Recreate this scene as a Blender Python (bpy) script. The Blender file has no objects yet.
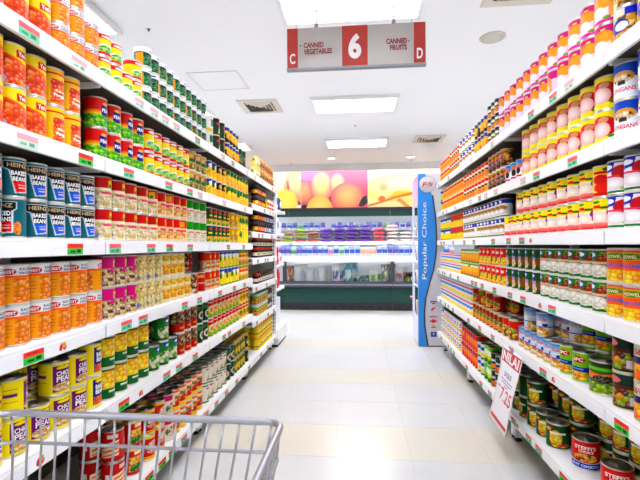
import bpy, bmesh, math, random
import numpy as np
from mathutils import Vector, Matrix

random.seed(7)
RNG = np.random.default_rng(7)
SC = bpy.context.scene
COL = SC.collection

# ------------------------------------------------------------------ camera
F, VX, HY, CAMH = 427.0, 360.5, 245.8, 1.10          # focal in px, aisle vanishing point, eye height
TH = math.atan((VX - 320.0) / F)                      # yaw to the left of the aisle axis
CT, ST, TT = math.cos(TH), math.sin(TH), math.tan(TH)
cam_d = bpy.data.cameras.new('camera')
cam_d.sensor_width = 36.0
cam_d.lens = F / 640.0 * 36.0
cam_d.shift_y = (HY - 240.0) / 640.0
cam_d.clip_start = 0.02
cam_d.clip_end = 100
cam = bpy.data.objects.new('camera', cam_d)
COL.objects.link(cam)
cam.location = (0, 0, CAMH)
cam.rotation_euler = (Matrix.Rotation(TH, 3, 'Z') @ Matrix.Rotation(math.radians(90), 3, 'X') @ Matrix.Rotation(math.radians(-0.26), 3, 'Z')).to_euler()
SC.camera = cam

# ------------------------------------------------------------------ world, exposure
W = bpy.data.worlds.new('world')
SC.world = W
W.use_nodes = True
W.node_tree.nodes['Background'].inputs[0].default_value = (1.0, 1.0, 1.0, 1)
W.node_tree.nodes['Background'].inputs[1].default_value = 0.6
SC.view_settings.view_transform = 'Standard'
SC.view_settings.look = 'None'
SC.view_settings.gamma = 1.0
SC.view_settings.use_curve_mapping = False
SC.view_settings.exposure = 0.62
LAMP = 17.0           # troffer diffuser emission
CEIL = 3.11


# ------------------------------------------------------------------ helpers
def lin(h):
    if not isinstance(h, str):
        return tuple(h)
    c = [int(h[i:i + 2], 16) / 255.0 for i in (0, 2, 4)]
    return tuple(x / 12.92 if x <= 0.04045 else ((x + 0.055) / 1.055) ** 2.4 for x in c)


def Yat(px, X):
    """distance along the aisle of the point seen at column px on the vertical plane x = X"""
    zc = F * abs(X) / (CT * abs(px - VX))
    return zc / CT + X * TT


def Ycan(px, X):
    """the same for the silhouette where one can hides the next"""
    return Yat(VX + (px - VX) * 1.014, X)


def mat(name, color, rough=0.5, metal=0.0, noise=0.0, nscale=20.0, emit=0.0, bump=0.0, alpha=None, trans=0.0, coat=0.0):
    m = bpy.data.materials.new(name)
    m.use_nodes = True
    nt = m.node_tree
    b = nt.nodes['Principled BSDF']
    c = lin(color)
    b.inputs['Base Color'].default_value = (*c, 1)
    b.inputs['Roughness'].default_value = rough
    b.inputs['Metallic'].default_value = metal
    b.inputs['Transmission Weight'].default_value = trans
    b.inputs['Coat Weight'].default_value = coat
    if noise or bump:
        tc = nt.nodes.new('ShaderNodeTexCoord')
        n = nt.nodes.new('ShaderNodeTexNoise')
        n.inputs['Scale'].default_value = nscale
        n.inputs['Detail'].default_value = 5
        nt.links.new(tc.outputs['Object'], n.inputs['Vector'])
        if noise:
            mx = nt.nodes.new('ShaderNodeMix')
            mx.data_type = 'RGBA'
            mx.inputs[6].default_value = (*[x * (1 - noise) for x in c], 1)
            mx.inputs[7].default_value = (*[min(1, x * (1 + noise)) for x in c], 1)
            nt.links.new(n.outputs['Fac'], mx.inputs[0])
            nt.links.new(mx.outputs[2], b.inputs['Base Color'])
        if bump:
            bp = nt.nodes.new('ShaderNodeBump')
            bp.inputs['Strength'].default_value = bump
            bp.inputs['Distance'].default_value = 0.002
            nt.links.new(n.outputs['Fac'], bp.inputs['Height'])
            nt.links.new(bp.outputs['Normal'], b.inputs['Normal'])
    if emit:
        b.inputs['Emission Color'].default_value = (*c, 1)
        b.inputs['Emission Strength'].default_value = emit
    if alpha is not None:
        b.inputs['Alpha'].default_value = alpha
    return m


def print_mat(name, rough=0.38, coat=0.0):
    """flat print held in a colour attribute; its alpha marks bare metal; fine speckle keeps it from looking like plastic"""
    m = bpy.data.materials.new(name)
    m.use_nodes = True
    nt = m.node_tree
    b = nt.nodes['Principled BSDF']
    a = nt.nodes.new('ShaderNodeAttribute')
    a.attribute_name = 'print'
    n = nt.nodes.new('ShaderNodeTexNoise')
    n.inputs['Scale'].default_value = 420
    tc = nt.nodes.new('ShaderNodeTexCoord')
    nt.links.new(tc.outputs['Object'], n.inputs['Vector'])
    mr = nt.nodes.new('ShaderNodeMapRange')
    mr.inputs['To Min'].default_value = 0.9
    mr.inputs['To Max'].default_value = 1.1
    nt.links.new(n.outputs['Fac'], mr.inputs['Value'])
    mx = nt.nodes.new('ShaderNodeVectorMath')
    mx.operation = 'SCALE'
    nt.links.new(a.outputs['Color'], mx.inputs[0])
    nt.links.new(mr.outputs['Result'], mx.inputs['Scale'])
    nt.links.new(mx.outputs['Vector'], b.inputs['Base Color'])
    nt.links.new(a.outputs['Alpha'], b.inputs['Metallic'])
    b.inputs['Roughness'].default_value = rough
    b.inputs['Specular IOR Level'].default_value = 0.18
    b.inputs['Coat Weight'].default_value = coat
    return m


def terrazzo(name, base, c2):
    m = bpy.data.materials.new(name)
    m.use_nodes = True
    nt = m.node_tree
    b = nt.nodes['Principled BSDF']
    g = nt.nodes.new('ShaderNodeNewGeometry')
    v = nt.nodes.new('ShaderNodeTexVoronoi')
    v.inputs['Scale'].default_value = 75
    n = nt.nodes.new('ShaderNodeTexNoise')
    n.inputs['Scale'].default_value = 1.7
    n.inputs['Detail'].default_value = 6
    nt.links.new(g.outputs['Position'], v.inputs['Vector'])
    nt.links.new(g.outputs['Position'], n.inputs['Vector'])
    r = nt.nodes.new('ShaderNodeValToRGB')
    r.color_ramp.elements[0].position = 0.04
    r.color_ramp.elements[0].color = (*[x * 0.6 for x in lin(base)], 1)
    r.color_ramp.elements[1].position = 0.16
    r.color_ramp.elements[1].color = (*lin(base), 1)
    nt.links.new(v.outputs['Distance'], r.inputs['Fac'])
    mx = nt.nodes.new('ShaderNodeMix')
    mx.data_type = 'RGBA'
    mx.inputs[7].default_value = (*lin(c2), 1)
    nt.links.new(r.outputs['Color'], mx.inputs[6])
    mp = nt.nodes.new('ShaderNodeMapRange')
    mp.inputs['From Min'].default_value = 0.35
    mp.inputs['From Max'].default_value = 0.75
    mp.inputs['To Max'].default_value = 0.45
    nt.links.new(n.outputs['Fac'], mp.inputs['Value'])
    nt.links.new(mp.outputs['Result'], mx.inputs[0])
    nt.links.new(mx.outputs[2], b.inputs['Base Color'])
    b.inputs['Roughness'].default_value = 0.22
    return m


M = {
    'print': print_mat('printed_label', 0.36),
    'poster': print_mat('printed_poster', 0.6),
    'tin': mat('tin_plate', 'd8d4c8', 0.28, 1.0, 0.08, 60),
    'lid': mat('tin_lid', '9c978c', 0.32, 1.0, 0.1, 40),
    'white': mat('white_enamel', 'f2f3f6', 0.35, 0, 0.03, 9),
    'shelf': mat('shelf_enamel', 'f0f0f0', 0.4, 0, 0.05, 6),
    'under': mat('shaded_grey_steel', '6f665a', 0.55, 0, 0.12, 14),  # steel colour darkened to carry the shade under the shelves
    'backp': mat('brown_grey_back_panel', '6a6156', 0.6, 0, 0.15, 12),
    'slot': mat('dark_slot', '16130f', 0.8, 0, 0.1, 30),
    'ceil': mat('ceiling_paint', 'f4f5f7', 0.9, 0, 0.015, 2),
    'wall': mat('wall_paint', 'eceae4', 0.85, 0, 0.03, 3),
    'tileA': terrazzo('pale_terrazzo', 'd6d5d3', 'cbc9c6'),
    'tileB': terrazzo('cream_terrazzo', 'dbd5c6', 'd2cbb9'),
    'grout': mat('grout', 'c6c4bf', 0.8, 0, 0.1, 50),
    'lamp': mat('lamp_diffuser', 'f8fbff', 0.5, emit=LAMP),
    'louver': mat('louver_metal', 'd5d3e6', 0.3, 0.3, 0.03, 10),
    'housing': mat('lamp_housing', 'eef0f2', 0.45, 0, 0.02, 8),
    'chrome': mat('trolley_chrome', 'b2b2ba', 0.3, 0.8, 0.1, 40),
    'black': mat('black_rubber', '15161a', 0.6, 0, 0.2, 30),
    'grey_pl': mat('grey_plastic', '5a5d66', 0.45, 0, 0.1, 20),
    'green_f': mat('dark_green_enamel', '043b33', 0.8, 0, 0.08, 4),
    'bumper': mat('slate_bumper', '363744', 0.6, 0, 0.08, 9),
    'glass': mat('case_glass', 'ffffff', 0.02, trans=1.0, noise=0.01, nscale=3),
    'caselamp': mat('case_lamp', 'f4f8ff', 0.5, emit=7.0),
    'decklamp': mat('deck_lamp', 'f4f8ff', 0.5, emit=2.6),
    'cove': mat('cove_lamp', 'fff8ee', 0.5, emit=22.0),
    'spot': mat('downlight_lamp', 'fffaf0', 0.5, emit=6.0),
    'signgrey': mat('brushed_sign_grey', 'b5aea8', 0.4, 0.25, 0.12, 5),
    'signred': mat('sign_red', 'bb2a1a', 0.5, 0, 0.2, 7),
    'rod': mat('steel_rod', '8e9098', 0.45, 0.2, 0.1, 20),
    'kgrey': mat('stand_grey_board', 'c9c8cf', 0.5, 0, 0.04, 6),
    'kblue': mat('stand_blue_print', '1f86e0', 0.45, 0, 0.14, 9),
    'klilac': mat('stand_pale_side', 'dfe2f4', 0.5, 0, 0.04, 6),
    'kdark': mat('stand_dark_edge', '3b3128', 0.5, 0, 0.1, 10),
    'plastic_bag': mat('film', 'e8ecf4', 0.25, 0, 0.05, 10),
    'ventd': mat('vent_louver', 'd8d2c4', 0.5, 0, 0.06, 10),
    'ventk': mat('vent_throat', '4a453d', 0.8, 0, 0.1, 12),
    'speakerg': mat('speaker_mesh', 'c9c6ba', 0.6, 0, 0.12, 300),
    'paper': mat('card_paper', 'f4f0f6', 0.55, 0, 0.02, 8),
    'cardred': mat('card_red_ink', 'd31f34', 0.5, 0, 0.06, 40),
}


def finish(o, parent=None, loc=None, rz=None):
    COL.objects.link(o)
    if parent is not None:
        o.parent = parent
    if loc is not None:
        o.location = loc
    if rz is not None:
        o.rotation_euler = (0, 0, rz)
    return o


def tag(o, label, cat, group=None):
    o['label'] = label
    o['category'] = cat
    if group:
        o['group'] = group
    return o


def thing(name, label, cat, loc=(0, 0, 0), rz=0.0, group=None):
    o = bpy.data.objects.new(name, None)
    o.empty_display_size = 0.05
    finish(o, None, loc, rz)
    return tag(o, label, cat, group)


def struct(o):
    o['kind'] = 'structure'
    return o


def mobj(name, me, m, parent=None, loc=None, rz=None):
    if m is not None and not me.materials:
        me.materials.append(m)
    return finish(bpy.data.objects.new(name, me), parent, loc, rz)


def box_mesh(name, x0, x1, y0, y1, z0, z1, bev=0.0):
    bm = bmesh.new()
    bmesh.ops.create_cube(bm, size=1.0)
    for v in bm.verts:
        v.co = ((x0 + x1) / 2 + v.co.x * (x1 - x0), (y0 + y1) / 2 + v.co.y * (y1 - y0), (z0 + z1) / 2 + v.co.z * (z1 - z0))
    if bev:
        bmesh.ops.bevel(bm, geom=bm.edges[:], offset=bev, segments=1, affect='EDGES')
    me = bpy.data.meshes.new(name)
    bm.to_mesh(me)
    bm.free()
    return me


def box(name, x0, x1, y0, y1, z0, z1, m, parent=None, bev=0.0, loc=None):
    return mobj(name, box_mesh(name, min(x0, x1), max(x0, x1), min(y0, y1), max(y0, y1), z0, z1, bev), m, parent, loc)


def raw_mesh(name, verts, faces, smooth=False):
    me = bpy.data.meshes.new(name)
    me.from_pydata([tuple(v) for v in verts], [], faces)
    me.update()
    if smooth:
        me.polygons.foreach_set('use_smooth', [True] * len(me.polygons))
    return me


def set_print(me, cols):
    a = me.color_attributes.new('print', 'FLOAT_COLOR', 'POINT')
    a.data.foreach_set('color', np.asarray(cols, dtype=np.float32).reshape(-1))


def tube_mesh(name, pts, r, n=8, closed=False):
    pts = [Vector(p) for p in pts]
    verts, faces = [], []
    k = len(pts)
    up0 = None
    for i, p in enumerate(pts):
        a = pts[(i - 1) % k] if (closed or i > 0) else p
        b = pts[(i + 1) % k] if (closed or i < k - 1) else p
        d = (b - a).normalized()
        ref = Vector((0, 0, 1)) if abs(d.z) < 0.9 else Vector((0, 1, 0))
        s = d.cross(ref).normalized()
        if up0 is not None and s.dot(up0) < 0:
            s = -s
        up0 = s
        t = d.cross(s)
        for j in range(n):
            an = 2 * math.pi * j / n
            verts.append(p + s * (r * math.cos(an)) + t * (r * math.sin(an)))
    for i in range(k if closed else k - 1):
        for j in range(n):
            a, b = i * n + j, i * n + (j + 1) % n
            c, d = ((i + 1) % k) * n + (j + 1) % n, ((i + 1) % k) * n + j
            faces.append((a, b, c, d))
    if not closed:
        faces.append(tuple(range(n)))
        faces.append(tuple(range((k - 1) * n, k * n)))
    me = raw_mesh(name, verts, faces, True)
    bm = bmesh.new()
    bm.from_mesh(me)
    bmesh.ops.recalc_face_normals(bm, faces=bm.faces[:])
    bm.to_mesh(me)
    bm.free()
    return me


def lathe_mesh(name, prof, n=28, smooth=True):
    verts, faces = [], []
    for (r, z) in prof:
        for j in range(n):
            a = 2 * math.pi * j / n
            verts.append((r * math.cos(a), r * math.sin(a), z))
    for i in range(len(prof) - 1):
        for j in range(n):
            faces.append((i * n + j, i * n + (j + 1) % n, (i + 1) * n + (j + 1) % n, (i + 1) * n + j))
    if prof[0][0] > 1e-5:
        faces.append(tuple(reversed(range(n))))
    if prof[-1][0] > 1e-5:
        faces.append(tuple(range((len(prof) - 1) * n, len(prof) * n)))
    return raw_mesh(name, verts, faces, smooth)


_glyph = {}


def glyphs(s, bold=0.02):
    """a string as flat triangles in its own unit box: (verts in 0..1 x 0..1, faces)"""
    if (s, bold) in _glyph:
        return _glyph[(s, bold)]
    cu = bpy.data.curves.new('glyph', 'FONT')
    cu.body = s
    cu.offset = bold
    cu.resolution_u = 8 if len(s) < 3 else 3
    ob = bpy.data.objects.new('glyph', cu)
    COL.objects.link(ob)
    bpy.context.view_layer.update()
    me = bpy.data.meshes.new_from_object(ob.evaluated_get(bpy.context.evaluated_depsgraph_get()))
    v = np.array([(p.co.x, p.co.y) for p in me.vertices])
    f = [tuple(p.vertices) for p in me.polygons]
    lo, hi = v.min(0), v.max(0)
    v = (v - lo) / np.maximum(hi - lo, 1e-6)
    asp = (hi[0] - lo[0]) / (hi[1] - lo[1])
    bpy.data.objects.remove(ob)
    bpy.data.curves.remove(cu)
    bpy.data.meshes.remove(me)
    _glyph[(s, bold)] = (v, f, asp)
    return _glyph[(s, bold)]


def flat_text(name, s, origin, right, up, w, h, m, parent=None, bold=0.02, lift=0.0):
    """lettering in a w x h box whose lower left corner is origin"""
    v, f, _ = glyphs(s, bold)
    o, r, u = Vector(origin), Vector(right), Vector(up)
    n = r.cross(u) * lift
    return mobj(name, raw_mesh(name, [o + r * (p[0] * w) + u * (p[1] * h) + n for p in v], f), m, parent)


# ------------------------------------------------------------------ print painter
def food(S, V, cols, cell, seed):
    """a heap of beans / fruit: jittered cells, each with a rim and a pale crown (a printed photograph)"""
    rg = np.random.default_rng(seed)
    out = np.zeros(S.shape + (3,))
    best = np.full(S.shape, 9.0)
    sec = np.full(S.shape, 9.0)
    s0, s1, v0, v1 = S.min(), S.max(), V.min(), V.max()
    pal = [np.array(lin(c)) for c in cols]
    for a in np.arange(s0, s1 + cell, cell):
        for b in np.arange(v0, v1 + cell, cell):
            x, y = a + rg.uniform(-.4, .4) * cell, b + rg.uniform(-.4, .4) * cell
            an, k = rg.uniform(0, 3.14), rg.uniform(1.0, 1.6)
            dx, dy = S - x, V - y
            p, q = dx * math.cos(an) + dy * math.sin(an), -dx * math.sin(an) + dy * math.cos(an)
            d = np.hypot(p / k, q) / cell
            c = pal[rg.integers(len(pal))]
            hit = d < best
            sec = np.where(hit, best, np.minimum(sec, d))
            best = np.where(hit, d, best)
            hl = np.clip(1 - np.hypot((dx + .12 * cell) / .35, (dy - .15 * cell) / .3) / cell, 0, 1)[..., None]
            cc = c * (1 - .2 * np.clip(d, 0, 1))[..., None]
            cc = cc + (1 - cc) * hl * .4
            out = np.where(hit[..., None], cc, out)
    return out * (1 - .3 * np.clip(1 - (sec - best) * 5, 0, 1))[..., None]


def inpoly(S, V, pts):
    r = np.zeros(S.shape, bool)
    j = len(pts) - 1
    for i in range(len(pts)):
        (xi, yi), (xj, yj) = pts[i], pts[j]
        c = ((yi > V) != (yj > V)) & (S < (xj - xi) * (V - yi) / ((yj - yi) or 1e-9) + xi)
        r ^= c
        j = i
    return r


def ink(C, k=1.18):
    """printing inks are purer than the picked colours"""
    g = C.mean(-1, keepdims=True)
    return np.clip(g + (C - g) * k, 0.002, 1) ** 1.28 * .9


def paint(ops, S, V, words=False, seed=1, raw=False):
    """colour of every point (s across, v up) under a list of print operations"""
    C = np.ones(S.shape + (3,)) * .8
    for k, op in enumerate(ops):
        t = op[0]
        if t == 'g':
            C[:] = lin(op[1])
        elif t == 'b':
            C[(V >= op[1]) & (V <= op[2])] = lin(op[3])
        elif t == 'd':
            w = np.clip((V - op[1]) / (op[2] - op[1]), 0, 1)[..., None]
            mk = ((V >= op[1]) & (V <= op[2]))[..., None]
            C = np.where(mk, np.array(lin(op[3])) * (1 - w) + np.array(lin(op[4])) * w, C)
        elif t == 'r':
            C[(S >= op[1]) & (S <= op[2]) & (V >= op[3]) & (V <= op[4])] = lin(op[5])
        elif t == 'e':
            C[((S - op[1]) / op[3]) ** 2 + ((V - op[2]) / op[4]) ** 2 <= 1] = lin(op[5])
        elif t == 'eg':
            d = np.sqrt(((S - op[1]) / op[3]) ** 2 + ((V - op[2]) / op[4]) ** 2)
            w = np.clip(d, 0, 1)[..., None] ** 1.6
            C = np.where((d <= 1)[..., None], np.array(lin(op[5])) * (1 - w) + np.array(lin(op[6])) * w, C)
        elif t == 'p':
            C[inpoly(S, V, op[1])] = lin(op[2])
        elif t == 'f':
            mk = (S >= op[1]) & (S <= op[2]) & (V >= op[3]) & (V <= op[4])
            C = np.where(mk[..., None], food(S, V, op[6], op[5], seed + k), C)
        elif t == 'fe':
            mk = ((S - op[1]) / op[3]) ** 2 + ((V - op[2]) / op[4]) ** 2 <= 1
            C = np.where(mk[..., None], food(S, V, op[6], op[5], seed + k), C)
        elif t == 't' and not words:
            mk = (abs(S - op[2]) < op[4] / 2) & (abs(V - op[3]) < op[5] / 2)
            st = (np.floor((S - op[2]) / op[4] * len(op[1]) * 2) % 2 == 0) | (abs(V - op[3]) < op[5] * .16)
            C[mk & st] = lin(op[6])
    return C if raw else ink(C)


# ------------------------------------------------------------------ cans: products
PR = {}


def P(key, name, look, ops, R=0.0365, H=0.108, rim='gold', lid=None, jar=False, tins=False):
    PR[key] = dict(name=name, look=look, ops=ops, R=R, H=H, rim=rim, lid=lid, jar=jar)


BEAN = ['f2661b', 'ff8a33', 'ffab6a', 'e8541a']
P('yeo', 'tomato_bean_can', 'orange baked bean can with yellow swoosh and red badge',
  [('f', -.5, .5, 0, 1, .13, BEAN), ('p', [(-.5, 1.01), (.51, 1.01), (.51, .42), (.3, .5), (0, .66), (-.25, .76), (-.5, .8)], 'ffe200'),
   ('p', [(-.2, .7), (.1, .58), (.4, .44), (.4, .5), (.1, .64), (-.2, .76)], 'f07a10'),
   ('r', .02, .36, .7, .9, 'd8142c'), ('t', "Yeo's", .19, .8, .26, .13, 'fff6f0'), ('e', -.25, .13, .07, .08, 'dfe0f2')])
P('kac', 'panggang_bean_can', 'white banded orange bean can with red oval badge',
  [('g', 'f28c1c'), ('f', -.16, .5, .03, .66, .12, ['f29a2e', 'ffb765', 'e88420']), ('r', -.5, -.14, 0, .7, 'f2b00c'), ('b', .68, .74, 'f07a18'), ('b', .74, 1, 'f6f6f8'),
   ('e', -.22, .84, .14, .085, 'd81e1e'), ('t', 'BEST', -.22, .84, .2, .08, 'ffffff'), ('t', 'KACANG', .15, .91, .36, .085, '1a2344'), ('t', 'PANGGANG', .16, .805, .4, .075, '1a2344'),
   ('r', -.36, -.2, .3, .32, 'c8701a'), ('r', -.36, -.2, .4, .42, 'c8701a'), ('r', -.36, -.2, .5, .52, 'c8701a'), ('r', -.34, -.22, .2, .22, 'd8401a')])
P('ybean', 'yellow_bean_can', 'yellow baked bean can with red stripe and white title',
  [('g', 'ffcf10'), ('f', -.1, .5, .05, .72, .13, BEAN), ('b', .84, .9, 'd8201c'), ('b', 0, .05, 'f0a010'), ('t', 'Kacang', .2, .38, .36, .1, 'fffbe8'), ('t', 'Panggang', .2, .25, .44, .12, 'fffbe8')])
P('peas', 'red_pea_can', 'red and yellow can with heap of green peas',
  [('g', 'd4161c'), ('d', .42, .62, 'ffe000', 'd8301a'), ('f', -.5, .5, 0, .43, .13, ['5cb514', '8fd62a', '3f9410', 'a6e23c']),
   ('p', [(0, .78), (.3, .78), (.3, .45), (.15, .36), (0, .45)], '33208a'), ('t', 'PEAS', .15, .6, .26, .13, 'eef0ff'), ('e', .15, .83, .1, .05, 'f0c020')], rim='silver')
P('ayam', 'bean_sprout_can', 'yellow can with red header and green bean picture',
  [('g', 'ffe000'), ('b', .78, 1, 'd81c24'), ('e', .05, .88, .2, .06, 'f6e8e8'), ('e', .05, .32, .3, .22, 'eef2e4'), ('fe', .05, .28, .28, .18, .1, ['4aa83c', '8fd060', 'b8e090']), ('b', 0, .13, 'd81c24'), ('e', .3, .7, .06, .05, 'c8c8d8')], rim='silver')
P('gpea', 'garden_pea_can', 'dark green pea can with white header and amber panel',
  [('f', -.5, .5, 0, .76, .1, ['0b6b3c', '0a4a2c', '2e9a55', '137a44']), ('b', .76, 1, 'f0f2f8'), ('b', .7, .76, '0c5a36'), ('r', -.5, -.2, 0, .7, 'f2b01e'), ('r', .06, .34, .84, .93, '3c4ca0')], rim='silver')
P('mushtan', 'mushroom_can', 'tan mushroom can with green middle and maroon patch',
  [('g', 'd0ac62'), ('f', -.5, .5, 0, .45, .14, ['a08a3c', 'c8b46a', '7a7a30']), ('b', .45, .62, '2e7a48'), ('r', 0, .3, .62, .85, '9c2a4a'), ('e', -.2, .78, .14, .1, 'e2c88a')])
P('yblue', 'corn_kernel_can', 'yellow can with blue top and white blotch',
  [('g', 'ffe114'), ('b', .72, 1, '1e56b8'), ('e', .1, .76, .2, .13, 'f4f6fa'), ('e', -.25, .68, .18, .14, '1a7a3c'), ('fe', .1, .3, .3, .2, .1, ['ffd200', 'ffb800', 'ffe860'])], rim='silver')
P('yblack', 'sweetcorn_can', 'yellow and black can with white flash',
  [('g', 'ffc814'), ('b', .55, 1, '2a2a24'), ('e', .1, .75, .18, .14, 'f0ba18'), ('r', .2, .36, .1, .9, 'f0f2f4')], rim='silver')
P('corn', 'cream_corn_can', 'green topped yellow sweetcorn can',
  [('g', 'ffc814'), ('f', -.5, .5, 0, .45, .12, ['ffcf20', 'ffb400', 'ffe268']), ('b', .5, 1, '0f7a3c'), ('e', 0, .55, .22, .16, 'ffd83a'), ('e', .2, .85, .12, .06, 'e8f0e0')], H=.112)
for kk, c, w in (('heinzr', 'e23226', 'red'), ('heinzb', '1f7be0', 'blue')):
    P(kk, 'keystone_bean_can', 'teal baked bean can, black keystone with ' + w + ' foot',
      [('g', '107884'), ('p', [(-.3, .95), (.36, .95), (.36, .75), (.27, .68), (.27, .1), (-.05, .06), (-.17, .68), (-.3, .75)], 'dfe3e6'),
       ('p', [(-.27, .93), (.33, .93), (.33, .76), (.24, .69), (.24, .13), (-.02, .09), (-.14, .69), (-.27, .76)], '17171d'),
       ('p', [(-.09, .38), (.24, .38), (.24, .13), (-.02, .09)], c), ('t', 'HEINZ', .03, .835, .46, .11, 'c9a878'),
       ('t', 'BAKED', .05, .62, .34, .12, 'ffffff'), ('t', 'BEANS', .07, .46, .32, .12, 'ffffff'), ('r', .02, .2, .28, .31, 'f4dcd8'), ('r', .04, .2, .2, .23, 'f4dcd8'),
       ('fe', .36, .22, .09, .18, .06, ['f29a2e', 'ffb765', 'e88420'])], H=.109)
P('bamb', 'bamboo_shoot_can', 'cream can with red top and small yellow crest',
  [('g', 'f2e2b8'), ('f', -.5, .5, 0, .6, .1, ['f3e6c0', 'e9d3a0', 'fbf3dc', 'dcc488']), ('b', .62, 1, 'cf1414'), ('b', .55, .64, 'f6ecd0'), ('r', .12, .34, .66, .92, 'f2c81e'), ('e', .2, .72, .07, .07, '2a8a2a'),
   ('r', -.1, .45, .44, .52, 'e85a8c'), ('r', 0, .4, .32, .35, 'b8c83a'), ('e', -.3, .12, .09, .09, '8f98d0')])
P('bamb2', 'water_chestnut_can', 'cream can with scarlet top and peach slices',
  [('g', 'f4dcb0'), ('fe', .05, .25, .35, .2, .16, ['f0b060', 'f6d49a', 'e89a48']), ('b', .62, 1, 'dc3016'), ('r', .12, .34, .66, .92, 'f2b81e'), ('r', -.1, .45, .44, .54, 'e85a8c')])
P('bgrn', 'straw_mushroom_can', 'cream can with bright green top and crest',
  [('g', 'f2ead0'), ('f', -.5, .5, 0, .5, .12, ['f3ecd8', 'e2d6b0', 'f8f4e8']), ('b', .6, 1, '16a024'), ('r', .1, .3, .66, .9, '0c7018'), ('r', -.1, .4, .42, .5, 'e87ab0')])
P('dkg', 'pickled_lettuce_can', 'dark green can with red disc and yellow foot',
  [('g', '0c5a3a'), ('f', -.5, .5, 0, .34, .14, ['ffd21e', 'f2b010', '8fb02a']), ('e', .05, .82, .13, .1, 'e0402a'), ('r', -.1, .3, .5, .6, 'ffe24a')], rim='silver')
P('tan', 'braised_peanut_can', 'golden tan can with yellow title block',
  [('g', 'd8a83a'), ('f', -.5, .5, 0, .5, .12, ['e2b858', 'b8862c', 'f0d080']), ('r', -.1, .35, .6, .85, 'ffe040')])
P('lemon', 'braised_gluten_can', 'lemon yellow can with green and pink marks',
  [('g', 'fbe312'), ('p', [(-.1, .9), (.2, .7), (.1, .3), (-.2, .5)], '2a8a3c'), ('r', .1, .35, .2, .5, 'f4f2ee'), ('r', .1, .35, .6, .75, 'e860a0')])
P('mag', 'shiitake_can', 'magenta topped mushroom can with yellow crest',
  [('f', -.5, .5, 0, .62, .11, ['8a5a2e', 'c9a06a', 'e6d2a0', '5a3a1e', 'f0e2c0']), ('b', .6, 1, 'd6128e'), ('r', .12, .32, .66, .9, 'f2d81e'), ('e', .22, .74, .07, .07, '2a8a2a'), ('r', -.05, .42, .46, .56, 'e2489c'), ('r', .05, .4, .38, .42, 'c8c83a'), ('e', -.3, .13, .09, .09, 'a8b0e0')])
P('crpk', 'lotus_root_can', 'cream dotted can with pink ribbon and red corner',
  [('f', -.5, .5, 0, 1, .2, ['efe2a8', 'e6d490', 'f4ecc4']), ('r', .12, .4, .46, .58, 'ee5a92'), ('r', .2, .42, .74, .95, 'e8502a'), ('e', -.2, .14, .1, .09, '8f98d0'), ('e', -.1, .8, .04, .03, '5a4a2e'), ('e', -.3, .6, .04, .03, '5a4a2e'), ('e', 0, .4, .04, .03, '5a4a2e')])
P('cryel', 'baby_corn_can', 'pale can with rows of yellow baby corn',
  [('g', 'f0e6bc'), ('f', -.3, .5, .1, .55, .17, ['f7c81e', 'ffe58a', 'e0a010']), ('f', -.3, .5, .7, .95, .17, ['f7c81e', 'f0d060', 'e0a010']), ('r', .1, .4, .56, .66, 'e8682a'), ('r', -.45, -.34, .1, .3, 'b8c0e0')])
P('redbr', 'red_braised_can', 'red can with brown picture on one face',
  [('g', 'c41c20'), ('f', -.5, -.05, 0, 1, .15, ['8a5a3a', 'd8b48a', '4a2a1a', 'e8d0b0']), ('r', .05, .35, .75, .9, 'e8c030'), ('r', .05, .4, .4, .5, 'f0a0a0')])
P('orbe', 'braised_duck_can', 'beige can with orange red top half',
  [('g', 'e8cfa0'), ('f', -.5, .5, .05, .5, .14, ['d8b070', 'f0dcb4', 'c08a4a']), ('b', .55, 1, 'd8481e'), ('e', .15, .78, .12, .1, 'f0c040'), ('r', -.2, .4, .1, .2, 'e86a4a')])
P('ydole', 'pineapple_chunk_can', 'yellow can with blue cap and green foot line',
  [('g', 'fbe616'), ('b', .74, 1, '2a62c0'), ('e', .05, .76, .22, .14, 'f4f6f2'), ('e', -.25, .6, .14, .2, '2e8a3a'), ('fe', .1, .3, .25, .16, .12, ['ffd200', 'ffe860', 'f0b800']), ('b', 0, .08, '1a8a3a')], rim='silver')
P('yred', 'fruit_cocktail_can', 'amber can with red and pink lettering blocks',
  [('g', 'ffcb1c'), ('r', -.2, .35, .6, .72, 'e8506a'), ('r', -.2, .35, .44, .54, 'f8f0e0'), ('f', -.5, .5, 0, .3, .12, ['f2a01e', 'ffd050', '9ab02a']), ('b', .9, 1, '8fae2a'), ('r', .36, .5, .1, .9, 'e0301a')])
P('chick', 'chick_pea_can', 'yellow chick pea can with purple panel',
  [('g', 'ffe80a'), ('r', -.06, .46, .08, .93, '7b1a7c'), ('r', -.44, -.2, .55, .64, '8a3a8a'), ('r', -.44, -.2, .76, .78, 'a05a30'), ('r', -.44, -.2, .4, .42, 'a05a30'),
   ('e', .2, .86, .2, .075, '2a2418'), ('e', .2, .86, .18, .055, 'ffe000'), ('t', 'CHICK', .2, .67, .36, .15, 'f6eef6'), ('t', 'PEAS', .2, .49, .36, .18, 'f6eef6'), ('fe', .2, .22, .25, .15, .09, ['f2dcb0', 'd8a860', 'fff2d8'])])
P('bbean', 'blue_panel_bean_can', 'yellow baked bean can with navy panel',
  [('g', 'ffe80a'), ('r', -.06, .46, .08, .93, '1e3c92'), ('e', .2, .86, .2, .075, '2a2418'), ('e', .2, .86, .18, .055, 'ffe000'), ('t', 'BAKED', .2, .67, .36, .15, 'f4f4fa'), ('t', 'BEANS', .2, .5, .36, .15, 'f4f4fa'), ('f', -.04, .44, .09, .34, .09, ['e8601a', 'f58a3a', 'd84a14'])])
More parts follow.
